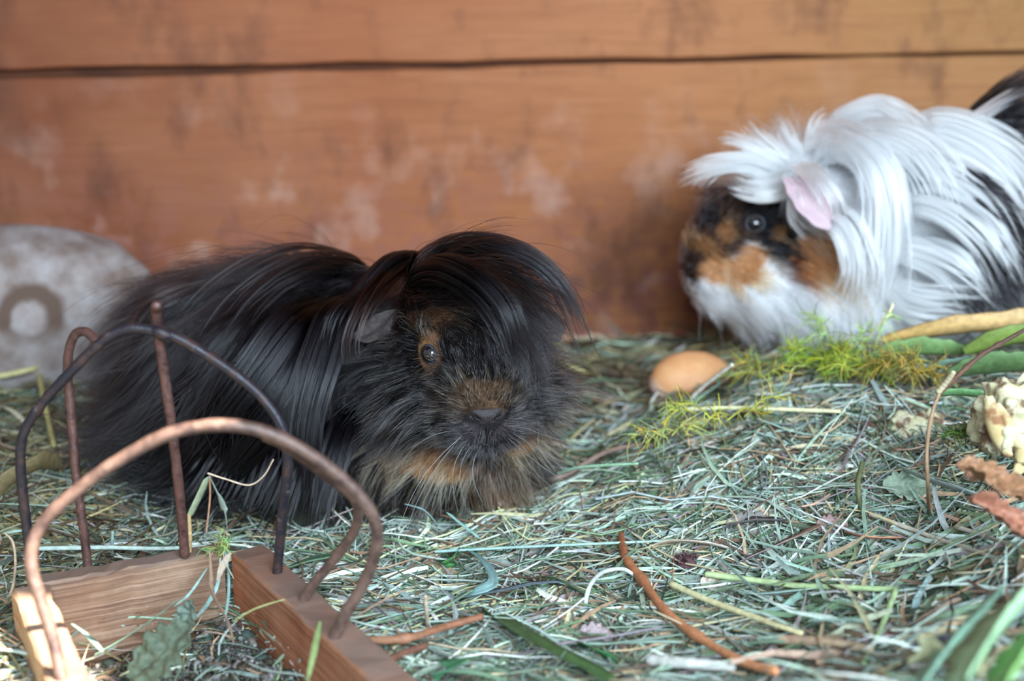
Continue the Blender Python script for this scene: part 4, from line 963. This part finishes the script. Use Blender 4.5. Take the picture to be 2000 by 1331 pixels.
# ------------------------------------------------------------------ food pieces
def food():
    c = G(1357, 775, .002) + np.array([0, .012, .004]); V, F = lump_geo(c, (.0215, .016, .0150), .05, 1.2, 5, 4, .25)
    m, nt, b = mat('orange_root_skin'); v = coords(nt); sx = nd(nt, 'ShaderNodeSeparateXYZ'); nt.links.new(v, sx.inputs[0])
    f = noise_tex(nt, 120, 4, .6, v); col = ramp(nt, [(.3, lin(226, 158, 104)), (.7, lin(240, 180, 126))], f)
    t = nd(nt, 'ShaderNodeMath', operation='MULTIPLY_ADD'); nt.links.new(sx.outputs['X'], t.inputs[0]); t.inputs[1].default_value = .9; nt.links.new(sx.outputs['Z'], t.inputs[2])
    col = mix(nt, maprange(nt, t.outputs[0], -.012, -.020), col, lin(236, 206, 196)); nt.links.new(col, b.inputs['Base Color']); b.inputs['Roughness'].default_value = .55
    b.inputs['Subsurface Weight'].default_value = .2; b.inputs['Subsurface Radius'].default_value = (.004, .002, .001); bump(nt, b, f, .2, .0003)
    tag(mesh_obj('root_vegetable', V, F, m, base=c), 'smooth orange root vegetable piece half sunk in the hay below the white guinea pig', 'vegetable')
    def veg_mat(name, c1, c2, spot):
        m, nt, b = mat(name); f = noise_tex(nt, 90, 5, .65, coords(nt)); s = noise_tex(nt, 130, 3, .5, coords(nt, loc=(3, 1, 2)))
        col = ramp(nt, [(.35, c1), (.65, c2)], f); col = mix(nt, maprange(nt, s, .52, .62, 0, .9), col, spot); nt.links.new(col, b.inputs['Base Color'])
        b.inputs['Roughness'].default_value = .55; bump(nt, b, f, .6, .0006); b.inputs['Subsurface Weight'].default_value = .15; b.inputs['Subsurface Radius'].default_value = (.003, .002, .001); return m
    mv = veg_mat('cream_vegetable_flesh', lin(196, 186, 142), lin(222, 216, 186), lin(112, 72, 50))
    c = G(1792, 868, .002) + np.array([0, .006, .001])
    geos = [lump_geo(c + np.array(o), r, .28, 2.5, s, 4) for o, r, s in [((0, 0, 0), (.0085, .007, .0085), 1), ((.006, .002, .003), (.007, .006, .008), 2), ((-.004, .002, .005), (.006, .005, .005), 3), ((.002, -.001, -.006), (.005, .005, .006), 4)]]
    tag(mesh_obj('vegetable_chunk', *merge(geos), mv, base=c), 'knobbly cream vegetable chunk with brown rot in the hay behind the upright stalk', 'vegetable')
    # stalk end with split leaf bases
    base = P(1985, 850, .455); root = empty('cabbage_stalk', base, 'cream cabbage stalk end with brown spots and split leaf bases at the right edge', 'vegetable')
    c = P(1990, 815, .465); mesh_obj('stalk', *lump_geo(c, (.0130, .011, .0130), .30, 2.6, 7, 5, .3, boxy=.5), mv, root, base=base)
    ml = veg_mat('dry_leaf_base', lin(206, 178, 122), lin(228, 212, 166), lin(150, 100, 66))
    for pts in ([(1932, 775), (1938, 815), (1952, 860), (1972, 892)], [(1945, 790), (1965, 830), (1985, 862), (2005, 885)], [(1990, 850), (1998, 880), (1996, 905), (1985, 925)]):
        p = [P(x, y, .452) for x, y in pts]; mesh_obj('leaf_base', *ribbon_geo(spline(p, 14), .0055 * np.sin(np.linspace(.25, 2.9, 14)) ** .6, .35, .0008, 1.2), ml, root, base=base)
food()

# ------------------------------------------------------------------ single stems, straws and leaves that stand out of the hay
def pts_of(pts, dz=.004):
    out = []
    for q in pts:
        if len(q) == 2: out.append(G(q[0], q[1], dz + .003))
        elif q[2] < 0.1: out.append(G(q[0], q[1], q[2] + (.004 if q[2] > .0045 else 0)))
        else: out.append(P(*q))
    return out
def tint_col(V, c, seed=0, var=.12):
    g = np.random.default_rng(seed); return np.tile(np.array(c), (len(V), 1)) * np.exp(g.normal(0, var, (len(V), 1)))
def stem(name, label, cat, pts, d, c, c2=None, dz=.004, group=None, n=36, knots=0, sharp=False):
    q = pts_of(pts, dz)
    s = spline(q, n) if not sharp else np.vstack([spline([q[i], q[i + 1]], 10)[:-1] for i in range(len(q) - 1)] + [q[-1][None]]); n = len(s)
    r = np.full(n, d / 2) * np.linspace(1, .8, n) * (1 + .04 * np.sin(np.arange(n) * 1.1))
    for k in range(knots): i = int(n * (k + 1) / (knots + 1)); r[max(0, i - 1):i + 1] *= 1.35
    V, F = tube_geo(s, r, 10); t = np.linspace(0, 1, len(V))[:, None]; C = np.array(c) * (1 - t) + np.array(c2 or c) * t
    o = mesh_obj(name, V, F, M_tint, base=q[0], colors=C * np.exp(np.random.default_rng(len(label)).normal(0, .08, (len(V), 1)))); return tag(o, label, cat, group)
def blade(name, label, cat, pts, w, c, dz=.004, roll=0.0, fold=.3, group=None, n=26, shape='leaf', th=.00022, c2=None, sharp=False):
    q = pts_of(pts, dz)
    s = spline(q, n) if not sharp else np.vstack([spline([q[i], q[i + 1]], 10)[:-1] for i in range(len(q) - 1)] + [q[-1][None]]); n = len(s); t = np.linspace(0, 1, n)
    prof = {'leaf': np.sin(np.clip(t * .94 + .04, 0, 1) * pi) ** .6 * (1 + .07 * np.sin(t * 23 + len(label)) + .05 * np.sin(t * 51)), 'strap': np.minimum(1, np.minimum(t, 1 - t) * 8 + .25), 'taper': (1.02 - t) ** .5}[shape]
    V, F = ribbon_geo(s, w * prof, fold, th, roll); g = np.random.default_rng(len(label) + int(pts[0][0]))
    st = np.repeat(np.exp(g.normal(0, .1, 5))[None], len(V) // 5, 0).reshape(-1)[:, None]
    tt = np.tile(np.repeat(t, 5), 2)[:, None]; C = (np.array(c) * (1 - tt) + np.array(c2 or c) * tt) * st * np.exp(g.normal(0, .06, (len(V), 1)))
    o = mesh_obj(name, V, F, M_tint, base=q[0], colors=C); return tag(o, label, cat, group)
STRAW = lin(214, 208, 160); PALEG = lin(168, 190, 150); RUST = lin(186, 106, 66); BRN = lin(130, 92, 74); GREY = lin(160, 172, 168); TEAL = lin(150, 184, 176)

stem('twig', 'shiny orange-brown twig curving to the bottom edge', 'twig', [(1212, 1040, .004), (1222, 1090, .006), (1252, 1130, .007), (1300, 1195, .008), (1380, 1255, .008), (1455, 1295, .008), (1515, 1312, .007)], .0034, lin(150, 84, 54), lin(232, 160, 112), knots=2)
stem('twig', 'brown knotted twig lying left of centre at the bottom', 'twig', [(600, 1252, .006), (690, 1252, .007), (790, 1248, .007), (870, 1225, .007), (940, 1205, .006)], .0030, lin(176, 130, 100), lin(140, 88, 62), knots=1)
stem('twig', 'dark brown twig slanting from the bottom edge beside the rack', 'twig', [(700, 1340, .006), (760, 1290, .008), (830, 1262, .008)], .0030, lin(120, 80, 64), lin(120, 80, 64))
stem('twig', 'grey-brown stem lying under the chin of the black guinea pig', 'twig', [(975, 985, .006), (1040, 950, .008), (1110, 925, .009), (1180, 885, .010), (1250, 868, .008)], .0026, lin(128, 108, 100), lin(150, 122, 108))
stem('stalk', 'thin light brown stalk standing upright at right', 'stalk', [(1815, 1010, .002), (1813, 960, .455), (1810, 880, .455), (1820, 810, .457), (1835, 768, .460)], .0016, lin(150, 116, 90), lin(160, 130, 100))
stem('twig', 'dark forked twig rising above the upright stalk', 'twig', [(1835, 768, .460), (1870, 735, .465), (1915, 695, .47), (1960, 668, .475), (2010, 640, .48)], .0018, lin(110, 76, 60), lin(84, 64, 56), knots=2)
stem('stalk', 'short pale stub beside the forked twig', 'stalk', [(1833, 765, .460), (1850, 745, .458), (1862, 728, .456)], .0022, lin(200, 186, 150))
stem('stalk', 'dark olive stalk poking up among crumpled leaves', 'stalk', [(1690, 1020, .002), (1680, 985, .010), (1676, 945, .015), (1684, 905, .018)], .0024, lin(110, 112, 76), lin(90, 96, 64))
stem('straw', 'long pale yellow straw lying level below the root vegetable', 'straw', [(1340, 800, .012), (1430, 797, .012), (1530, 800, .010), (1640, 804, .006)], .0020, lin(236, 232, 180))
stem('straw', 'white straw leaning against the root vegetable', 'straw', [(1352, 776, .012), (1380, 750, .018), (1430, 713, .028)], .0020, lin(234, 226, 206))
stem('straw', 'pale yellow straw slanting down to the lower middle right', 'straw', [(1312, 1142, .007), (1380, 1172, .008), (1470, 1205, .008), (1565, 1238, .007)], .0024, lin(222, 218, 168), lin(226, 212, 160))
stem('straw', 'green-yellow bent straw with a sharp kink at right', 'straw', [(1380, 1122, .007), (1560, 1145, .008), (1750, 1152, .010), (1720, 1230, .008), (1685, 1300, .006)], .0022, lin(190, 206, 150), lin(140, 168, 120), sharp=True)
stem('straw', 'grey-white straw lying at the bottom edge', 'straw', [(1270, 1290, .006), (1340, 1296, .007), (1432, 1303, .006)], .0038, lin(206, 204, 194))
stem('straw', 'thin pale straw slanting at the right', 'straw', [(1700, 1005, .006), (1828, 1052, .007), (1900, 1075, .008), (1960, 1098, .008)], .0018, lin(206, 196, 176))
stem('straw', 'light straw lying parallel above the slanting one', 'straw', [(1868, 1030, .008), (1930, 1050, .009), (2000, 1075, .009)], .0018, lin(184, 176, 160))
stem('straw', 'tan straw along the lower right', 'straw', [(1520, 1250, .006), (1600, 1255, .007), (1700, 1268, .007)], .0034, lin(196, 158, 130), lin(190, 170, 140))
stem('straw', 'pale green straw bent across the middle of the hay', 'straw', [(1090, 925, .010), (1135, 913, .014), (1245, 906, .016)], .0014, lin(150, 186, 160), lin(160, 200, 160))
stem('straw', 'pale green straw stretching level across the middle', 'straw', [(850, 1078, .006), (1000, 1070, .007), (1180, 1062, .007), (1330, 1056, .006)], .0012, TEAL, lin(176, 200, 186))
stem('straw', 'upright pale straw stub near the bottom middle', 'straw', [(836, 1235, .002), (833, 1200, .010), (831, 1165, .018)], .0016, lin(206, 184, 160))
stem('straw', 'white curved straw arching left of the orange-brown twig', 'straw', [(1140, 1200, .004), (1150, 1150, .008), (1175, 1120, .011), (1215, 1112, .010), (1240, 1125, .006)], .0017, lin(200, 208, 200))
stem('straw', 'tan straw standing up beside the rack wire', 'straw', [(370, 1078, .457), (371, 1045, .455), (369, 1005, .455)], .0016, lin(190, 160, 116))
stem('straw', 'long white straw lying level behind the back board', 'straw', [(78, 1072, .008), (200, 1070, .008), (310, 1072, .008), (400, 1068, .006)], .0018, lin(196, 212, 200))
stem('straw', 'short upright pale straw behind the back board', 'straw', [(219, 1092, .003), (219, 1062, .010), (220, 1040, .016)], .0014, lin(170, 200, 186))
stem('straw', 'thin curved straw at the far left', 'straw', [(5, 1190, .004), (24, 1150, .008), (30, 1100, .012), (25, 1060, .018), (10, 1042, .020)], .0011, lin(206, 180, 150))
stem('straw', 'yellow straw slanting behind the rack at left', 'straw', [(70, 700, .006), (85, 780, .010), (105, 870, .008)], .0028, lin(190, 178, 116))
stem('straw', 'olive straw lying across the left background', 'straw', [(0, 735, .010), (60, 722, .012), (120, 700, .010)], .0030, lin(196, 184, 130))
blade('grass_blade', 'bent dry blade leaning over the rack corner', 'grass', [(370, 1012, .455), (388, 975, .455), (408, 932, .455)], .0026, lin(150, 160, 130), roll=.9, shape='strap')
blade('grass_blade', 'dry blade hanging down from the bent tip over the rack corner', 'grass', [(408, 930, .455), (424, 965, .452), (438, 1000, .452), (443, 1032, .453)], .0028, lin(136, 150, 140), roll=.9, shape='leaf')
stem('straw', 'hair-thin curly fibre above the rack corner', 'straw', [(406, 925, .455), (440, 936, .455), (486, 948, .456), (515, 930, .457), (534, 898, .458)], .0006, lin(226, 200, 170))
stem('straw', 'thin reddish fibre hanging under the bent blade', 'straw', [(410, 932, .455), (410, 975, .455), (403, 1040, .455)], .0007, lin(190, 140, 110))
blade('grass_blade', 'pale split blade sticking up before the chest of the black guinea pig', 'grass', [(872, 1002, .012), (900, 1025, .008), (935, 1052, .005)], .0024, lin(150, 186, 176), roll=.3, shape='strap')
blade('grass_blade', 'narrow grey blade curving from the black guinea pig to the hay', 'grass', [(790, 985, .018), (830, 1000, .012), (865, 1038, .005)], .0014, lin(150, 176, 176), roll=.5)
blade('grass_blade', 'broad grey-green blade folded at the middle of the hay', 'grass', [(905, 1070, .005), (945, 1100, .008), (962, 1140, .008), (925, 1158, .006), (890, 1165, .004)], .0042, lin(132, 164, 160), roll=.4)
blade('grass_blade', 'long dark grey blade lying below the folded one', 'grass', [(890, 1170, .005), (980, 1155, .007), (1060, 1140, .007), (1180, 1140, .005)], .0034, lin(104, 116, 122), roll=.2)
blade('grass_blade', 'pale twisted blade running slantwise above the twig', 'grass', [(740, 1235, .005), (860, 1190, .007), (1000, 1110, .007), (1110, 1080, .006)], .0016, lin(150, 184, 150), roll=.3)
blade('leaf', 'olive green strap leaf at the bottom middle', 'leaf', [(950, 1190, .004), (1010, 1235, .007), (1080, 1275, .008), (1150, 1310, .008), (1200, 1345, .006)], .0090, lin(86, 106, 62), roll=.3, shape='strap', c2=lin(70, 104, 60))
blade('leaf', 'short dark green blade near the bottom middle', 'leaf', [(1120, 1260, .004), (1160, 1270, .007), (1210, 1300, .004)], .0050, lin(66, 116, 70), roll=.5)
blade('leaf', 'round green leaf at the bottom edge', 'leaf', [(855, 1330, .006), (880, 1305, .009), (915, 1290, .007)], .0130, lin(86, 150, 106), roll=.3)
blade('leaf', 'long flat grey-green leaf slanting at right', 'leaf', [(1752, 912, .010), (1810, 940, .014), (1880, 962, .014), (1965, 985, .010)], .0062, lin(156, 168, 160), roll=.7, shape='leaf')
blade('leaf', 'pale green leaf strip lying right of centre', 'leaf', [(1425, 1152, .006), (1480, 1162, .008), (1600, 1150, .006)], .0042, lin(160, 186, 176), roll=.3)
blade('leaf', 'cream husk strip fraying at the middle right', 'leaf', [(1245, 1082, .004), (1300, 1062, .007), (1370, 1062, .007), (1450, 1082, .004)], .0068, lin(206, 186, 160), roll=.35, c2=lin(214, 204, 190))
blade('leaf', 'brown and grey husk strip right of the cream one', 'leaf', [(1420, 1110, .004), (1500, 1075, .008), (1580, 1040, .008), (1620, 1018, .004)], .0056, lin(142, 134, 140), roll=.4, c2=lin(186, 150, 120))
blade('leaf', 'dark grey dead leaf half covered by hay', 'leaf', [(1410, 1040, .004), (1460, 1022, .007), (1540, 1018, .006)], .0100, lin(116, 112, 108), roll=.3, c2=lin(96, 90, 92))
blade('leaf', 'salmon coloured frayed leaf strip at right', 'leaf', [(1650, 1040, .005), (1700, 1052, .008), (1790, 1052, .005)], .0036, lin(204, 146, 116), roll=.5)
blade('leaf', 'small bright green leaf in the hay left of centre', 'leaf', [(862, 1120, .003), (876, 1100, .006), (890, 1085, .004)], .0085, lin(74, 130, 74), roll=.5, fold=.5)
blade('leaf', 'tan dry leaf strip hanging over the rack corner', 'leaf', [(409, 1080, .452), (410, 1120, .446), (412, 1160, .436), (440, 1210, .42), (455, 1250, .41)], .0042, lin(190, 160, 136), roll=1.2, fold=.4)
for i, (pp, w) in enumerate([([(440, 1075, .455), (446, 1120, .45), (445, 1170, .44), (438, 1215, .43)], .0013), ([(430, 1090, .452), (425, 1140, .446), (405, 1180, .44), (380, 1210, .43)], .0014), ([(450, 1080, .455), (432, 1110, .45), (424, 1135, .446)], .0026),
                             ([(405, 1110, .45), (370, 1160, .44), (340, 1185, .43)], .0009), ([(436, 1072, .456), (440, 1100, .452), (456, 1130, .446)], .0016)]):
    blade('grass_blade', ['teal blade hanging deepest in the rack corner', 'teal blade reaching left inside the rack corner', 'tan flake on top of the rack corner', 'thin thread-like blade from corner to litter', 'pale blade curling down the reddish board'][i],
          'grass', pp, w, [TEAL, TEAL, lin(190, 170, 150), lin(150, 180, 170), lin(190, 190, 170)][i], roll=1.0)
blade('grass_blade', 'green blade crossing the litter inside the rack', 'grass', [(185, 1280, .42), (240, 1250, .425), (300, 1210, .43), (350, 1170, .437)], .0015, lin(130, 166, 140), roll=.6)
blade('grass_blade', 'short broad blade at the left inside the rack', 'grass', [(140, 1220, .412), (170, 1245, .408), (200, 1275, .40)], .0034, lin(130, 160, 146), roll=.6)
blade('grass_blade', 'pale blade resting on the reddish rack board', 'grass', [(455, 1215, .41), (500, 1190, .415), (570, 1168, .425)], .0012, lin(190, 196, 130), roll=.6)
blade('grass_blade', 'long green blade hanging over the reddish board end', 'grass', [(625, 1215, .40), (615, 1260, .385), (600, 1331, .37)], .0022, lin(150, 170, 110), roll=.8)
# husks and leaves below the white guinea pig
blade('husk', 'dry tan husk lying along the belly of the white guinea pig', 'husk', [(1722, 668, .62), (1790, 655, .615), (1860, 645, .61), (1940, 638, .61), (2080, 630, .61), (2240, 640, .61)], .0125, lin(190, 150, 84), roll=1.05, shape='leaf', fold=.5, th=.0008, c2=lin(222, 186, 140))
blade('leaf', 'bright green broad leaf at the right edge', 'leaf', [(1885, 690, .585), (1950, 672, .58), (2060, 655, .58), (2220, 650, .58)], .0170, lin(120, 140, 66), roll=.9, shape='leaf', fold=.4, th=.0006)
blade('leaf', 'dull green leaf under the tan husk', 'leaf', [(1700, 700, .600), (1780, 688, .598), (1900, 690, .595)], .0150, lin(124, 158, 96), roll=.8, shape='leaf', fold=.4, th=.0006)
blade('leaf', 'dark green leaf under the bright one at the right edge', 'leaf', [(1850, 735, .56), (1930, 725, .558), (2060, 715, .555)], .0180, lin(84, 110, 66), roll=.8, fold=.4, th=.0006)
blade('leaf', 'bluish green blade between husk and herbs', 'leaf', [(1780, 735, .575), (1840, 715, .572), (1920, 700, .572)], .0060, lin(120, 148, 130), roll=.8)
blade('leaf', 'green fresh blade left of the stalk end', 'leaf', [(1830, 772, .51), (1880, 770, .508), (1945, 778, .505)], .0054, lin(120, 170, 110), roll=.8, shape='strap')
blade('leaf', 'blurred light green leaf nearest the bottom right corner', 'leaf', [(1880, 1345, .30), (1930, 1270, .315), (1985, 1200, .33), (2050, 1130, .345)], .0210, lin(168, 206, 160), roll=.9, fold=.4, th=.0006)
blade('leaf', 'blurred mint green leaf left of the corner leaf', 'leaf', [(1800, 1345, .32), (1850, 1280, .335), (1910, 1215, .345), (1960, 1150, .355)], .0110, lin(150, 190, 165), roll=.9, fold=.4, th=.0005)
blade('leaf', 'blurred deep green leaf in the bottom right corner', 'leaf', [(1960, 1350, .29), (2000, 1290, .30), (2040, 1220, .31)], .0150, lin(132, 176, 104), roll=.9, fold=.4, th=.0006)
blade('leaf', 'blurred pale yellow leaf at the bottom right edge', 'leaf', [(1775, 1300, .345), (1820, 1285, .345), (1880, 1300, .335)], .0150, lin(190, 190, 150), roll=.6, fold=.5)
blade('petal', 'small purple petal, right of two at lower right', 'petal', [(1838, 1252, .350), (1858, 1248, .351), (1875, 1252, .350)], .0040, lin(84, 70, 130), roll=.7)
blade('petal', 'small purple petal, left of two at lower right', 'petal', [(1775, 1268, .350), (1795, 1264, .351), (1820, 1268, .350)], .0050, lin(74, 62, 118), roll=.7)
blade('leaf', 'curved olive dead leaf at the left edge', 'leaf', [(-20, 1000, .012), (20, 950, .022), (70, 920, .026), (120, 915, .018)], .0130, lin(128, 112, 78), roll=.6, fold=.7)

def crumpled(name, label, cat, px, py, w, l, c, dz=.006, seed=0, face=.7, at=None, turn=0.0, amp=1.0):
    """a dry leaf with a toothed outline and crumpled surface"""
    g = np.random.default_rng(seed); q = G(px, py, dz) if at is None else P(px, py, at); nu, nv = 22, 30; ct, st_ = cos(turn), sin(turn); V = []; F = []
    for i in range(nv):
        t = i / (nv - 1)
        hw = (sin(pi * min(1, t * .96 + .03)) ** .7) * (1 + .16 * sin(t * 31) + .08 * sin(t * 67))
        for j in range(nu):
            u = -1 + 2 * j / (nu - 1); x = (t - .5) * l; y = u * hw * w / 2
            z = .0016 * noise.noise(Vector((x * 260, y * 260, seed))) + .0010 * noise.noise(Vector((x * 620, y * 620, seed + 5))) + .0012 * abs(u) - .0006 * math.exp(-(u * 7) ** 2)
            z *= amp; w_ = y * sin(face) + z * cos(face)
            V.append(q + np.array([x * ct + w_ * st_, y * cos(face) - z * sin(face), w_ * ct - x * st_]))
    for i in range(nv - 1):
        for j in range(nu - 1): F.append((i * nu + j, i * nu + j + 1, (i + 1) * nu + j + 1, (i + 1) * nu + j))
    V = np.array(V); o = mesh_obj(name, V, F, M_tint, base=q, colors=tint_col(V, c, seed, .12)); s = o.modifiers.new('t', 'SOLIDIFY'); s.thickness = .0003; return tag(o, label, cat)
crumpled('leaf', 'crumpled grey-green dry leaf with toothed edge at right', 'leaf', 1775, 950, .013, .020, lin(140, 156, 134), .010, 3)
crumpled('leaf', 'small crumpled leaf in the hay above the broad blade', 'leaf', 1420, 985, .007, .009, lin(150, 176, 150), .005, 4)
crumpled('leaf', 'brown crumpled leaf fragment left of the small green leaf', 'leaf', 850, 1105, .007, .010, lin(150, 120, 110), .005, 5)
crumpled('leaf', 'grey crumpled dead leaf beside the husk strips', 'leaf', 1470, 1030, .012, .020, lin(132, 126, 120), .006, 6)
crumpled('leaf', 'pinkish dry flower scrap beside the husk strips', 'leaf', 1625, 1030, .009, .012, lin(170, 140, 136), .007, 7)
crumpled('leaf', 'pinkish grey crumpled scrap at the bottom middle', 'leaf', 1160, 1245, .009, .013, lin(170, 150, 150), .007, 8)
crumpled('leaf', 'pale cream seed scrap at the right end of the husk', 'leaf', 1395, 1140, .008, .010, lin(200, 180, 164), .007, 9)

crumpled('leaf', 'big crumpled grey-green leaf inside the rack frame', 'leaf', 318, 1275, .016, .030, lin(92, 106, 88), 0, 21, .9, .412, -.75, 1.1)
crumpled('leaf', 'small folded teal leaf piece at the back board inside the rack', 'leaf', 366, 1205, .008, .014, lin(104, 120, 106), 0, 22, 1.2, .430, -1.2, 1.1)
crumpled('leaf', 'crumpled orange-brown leaf at the right edge, upper of two', 'leaf', 1945, 945, .009, .022, lin(158, 116, 84), 0, 12, .8, .415, .5, 3.0)
crumpled('leaf', 'crumpled salmon-brown leaf at the right edge, lower of two', 'leaf', 1970, 1020, .007, .030, lin(166, 112, 88), 0, 13, .8, .405, .6, 3.0)
crumpled('leaf', 'small brown leaf scrap at the right edge under the stalk end', 'leaf', 1900, 918, .008, .012, lin(170, 128, 96), 0, 14, 1.0, .43, .2, 1.6)
# purple-brown seed head: a knob set all round with small bracts
def seed_head():
    c = G(1341, 1102, .007); geos = [lump_geo(c, (.0038, .0036, .0030), .1, 2, 1, 3)]; g = np.random.default_rng(9)
    for i in range(110):
        n_ = unit(g.normal(0, 1, 3)); p = c + n_ * np.array([.0038, .0036, .003]); geos.append(tube_geo(np.array([p, p + n_ * .0008 + g.normal(0, .0003, 3), p + n_ * .0016 + g.normal(0, .0005, 3)]), np.array([.00042, .00036, .00012]), 5))
    V, F = merge(geos); tag(mesh_obj('seed_head', V, F, M_tint, base=c, colors=tint_col(V, lin(88, 58, 62), 3, .3)), 'round purple-brown seed head lying in the hay', 'seed head')
seed_head()

# feathery herbs
def herb(label, px, py, y, spread, n, c, seed, up=.5, L=(.008, .022)):
    g = np.random.default_rng(seed); base = P(px, py, y) if y else G(px, py, .002)
    root = empty('herb_sprig', base, label, 'herb')
    V = []; F = []; Cc = []; o = 0; st = []
    for k in range(max(3, n // 22)):
        d = unit(np.array([g.normal(0, 1), g.normal(0, .5), abs(g.normal(0, up))])); l = g.uniform(.6, 1) * spread
        q0 = base + np.array([g.normal(0, spread * .25), g.normal(0, spread * .2), 0]); s = spline([q0, q0 + d * l * .5 + np.array([0, 0, l * .15]), q0 + d * l - np.array([0, 0, l * .12])], 12); st.append(tube_geo(s, .0004, 6))
        for m in range(22):
            t = g.uniform(.25, 1); i = int(t * 11); p = s[i]; dd = unit(d * .6 + g.normal(0, .8, 3)); ll = g.uniform(*L) * .55
            pts = np.array([p, p + dd * ll * .5 + g.normal(0, .0008, 3), p + dd * ll + np.array([0, 0, -ll * .15]) + g.normal(0, .0008, 3)])
            v, f = tube_geo(spline(pts, 6), np.linspace(.00024, .00009, 6), 4); V.append(v); F += [tuple(a + o for a in q) for q in f]; o += len(v)
            Cc.append(np.tile(np.array(c) * math.exp(g.normal(-.1, .45)) * np.array([math.exp(g.normal(0, .25)), 1, math.exp(g.normal(0, .4))]), (len(v), 1)))
    v, f = merge(st); mesh_obj('stem', v, f, M_tint, root, base=base, colors=tint_col(v, np.array(c) * .8, seed))
    mesh_obj('frond', np.vstack(V), F, M_tint, root, base=base, colors=np.vstack(Cc))
YG = lin(172, 178, 66); YG2 = lin(150, 168, 60); OG = lin(168, 150, 68)
herb('bright yellow-green feathery herb tuft under the neck of the white guinea pig', 1600, 715, .60, .020, 330, YG2, 1)
herb('green feathery herb tuft right of the bright one', 1680, 730, .59, .020, 260, YG, 2)
herb('golden feathery herb tuft below the tan husk', 1790, 730, .57, .014, 220, OG, 3)
herb('thin pale herb sprig rising before the white guinea pig', 1650, 680, .61, .026, 130, lin(170, 190, 110), 4, up=1.8)
herb('yellow-green herb sprig draped below the root vegetable', 1395, 812, .555, .022, 130, lin(180, 176, 72), 5, up=.15)
herb('herb sprig trailing to the left of the yellow straw', 1340, 850, .54, .018, 90, lin(170, 172, 90), 6, up=.1)
herb('herb tuft arching right of the root vegetable', 1490, 735, .60, .016, 110, lin(170, 170, 80), 7, up=.4)
herb('dark green feathery tuft beside the cabbage stalk end', 1905, 855, .485, .009, 130, lin(110, 136, 62), 8, up=.5, L=(.006, .012))
herb('tiny green tuft on top of the rack corner', 432, 1075, .456, .007, 70, lin(156, 176, 96), 9, up=1.2, L=(.005, .010))
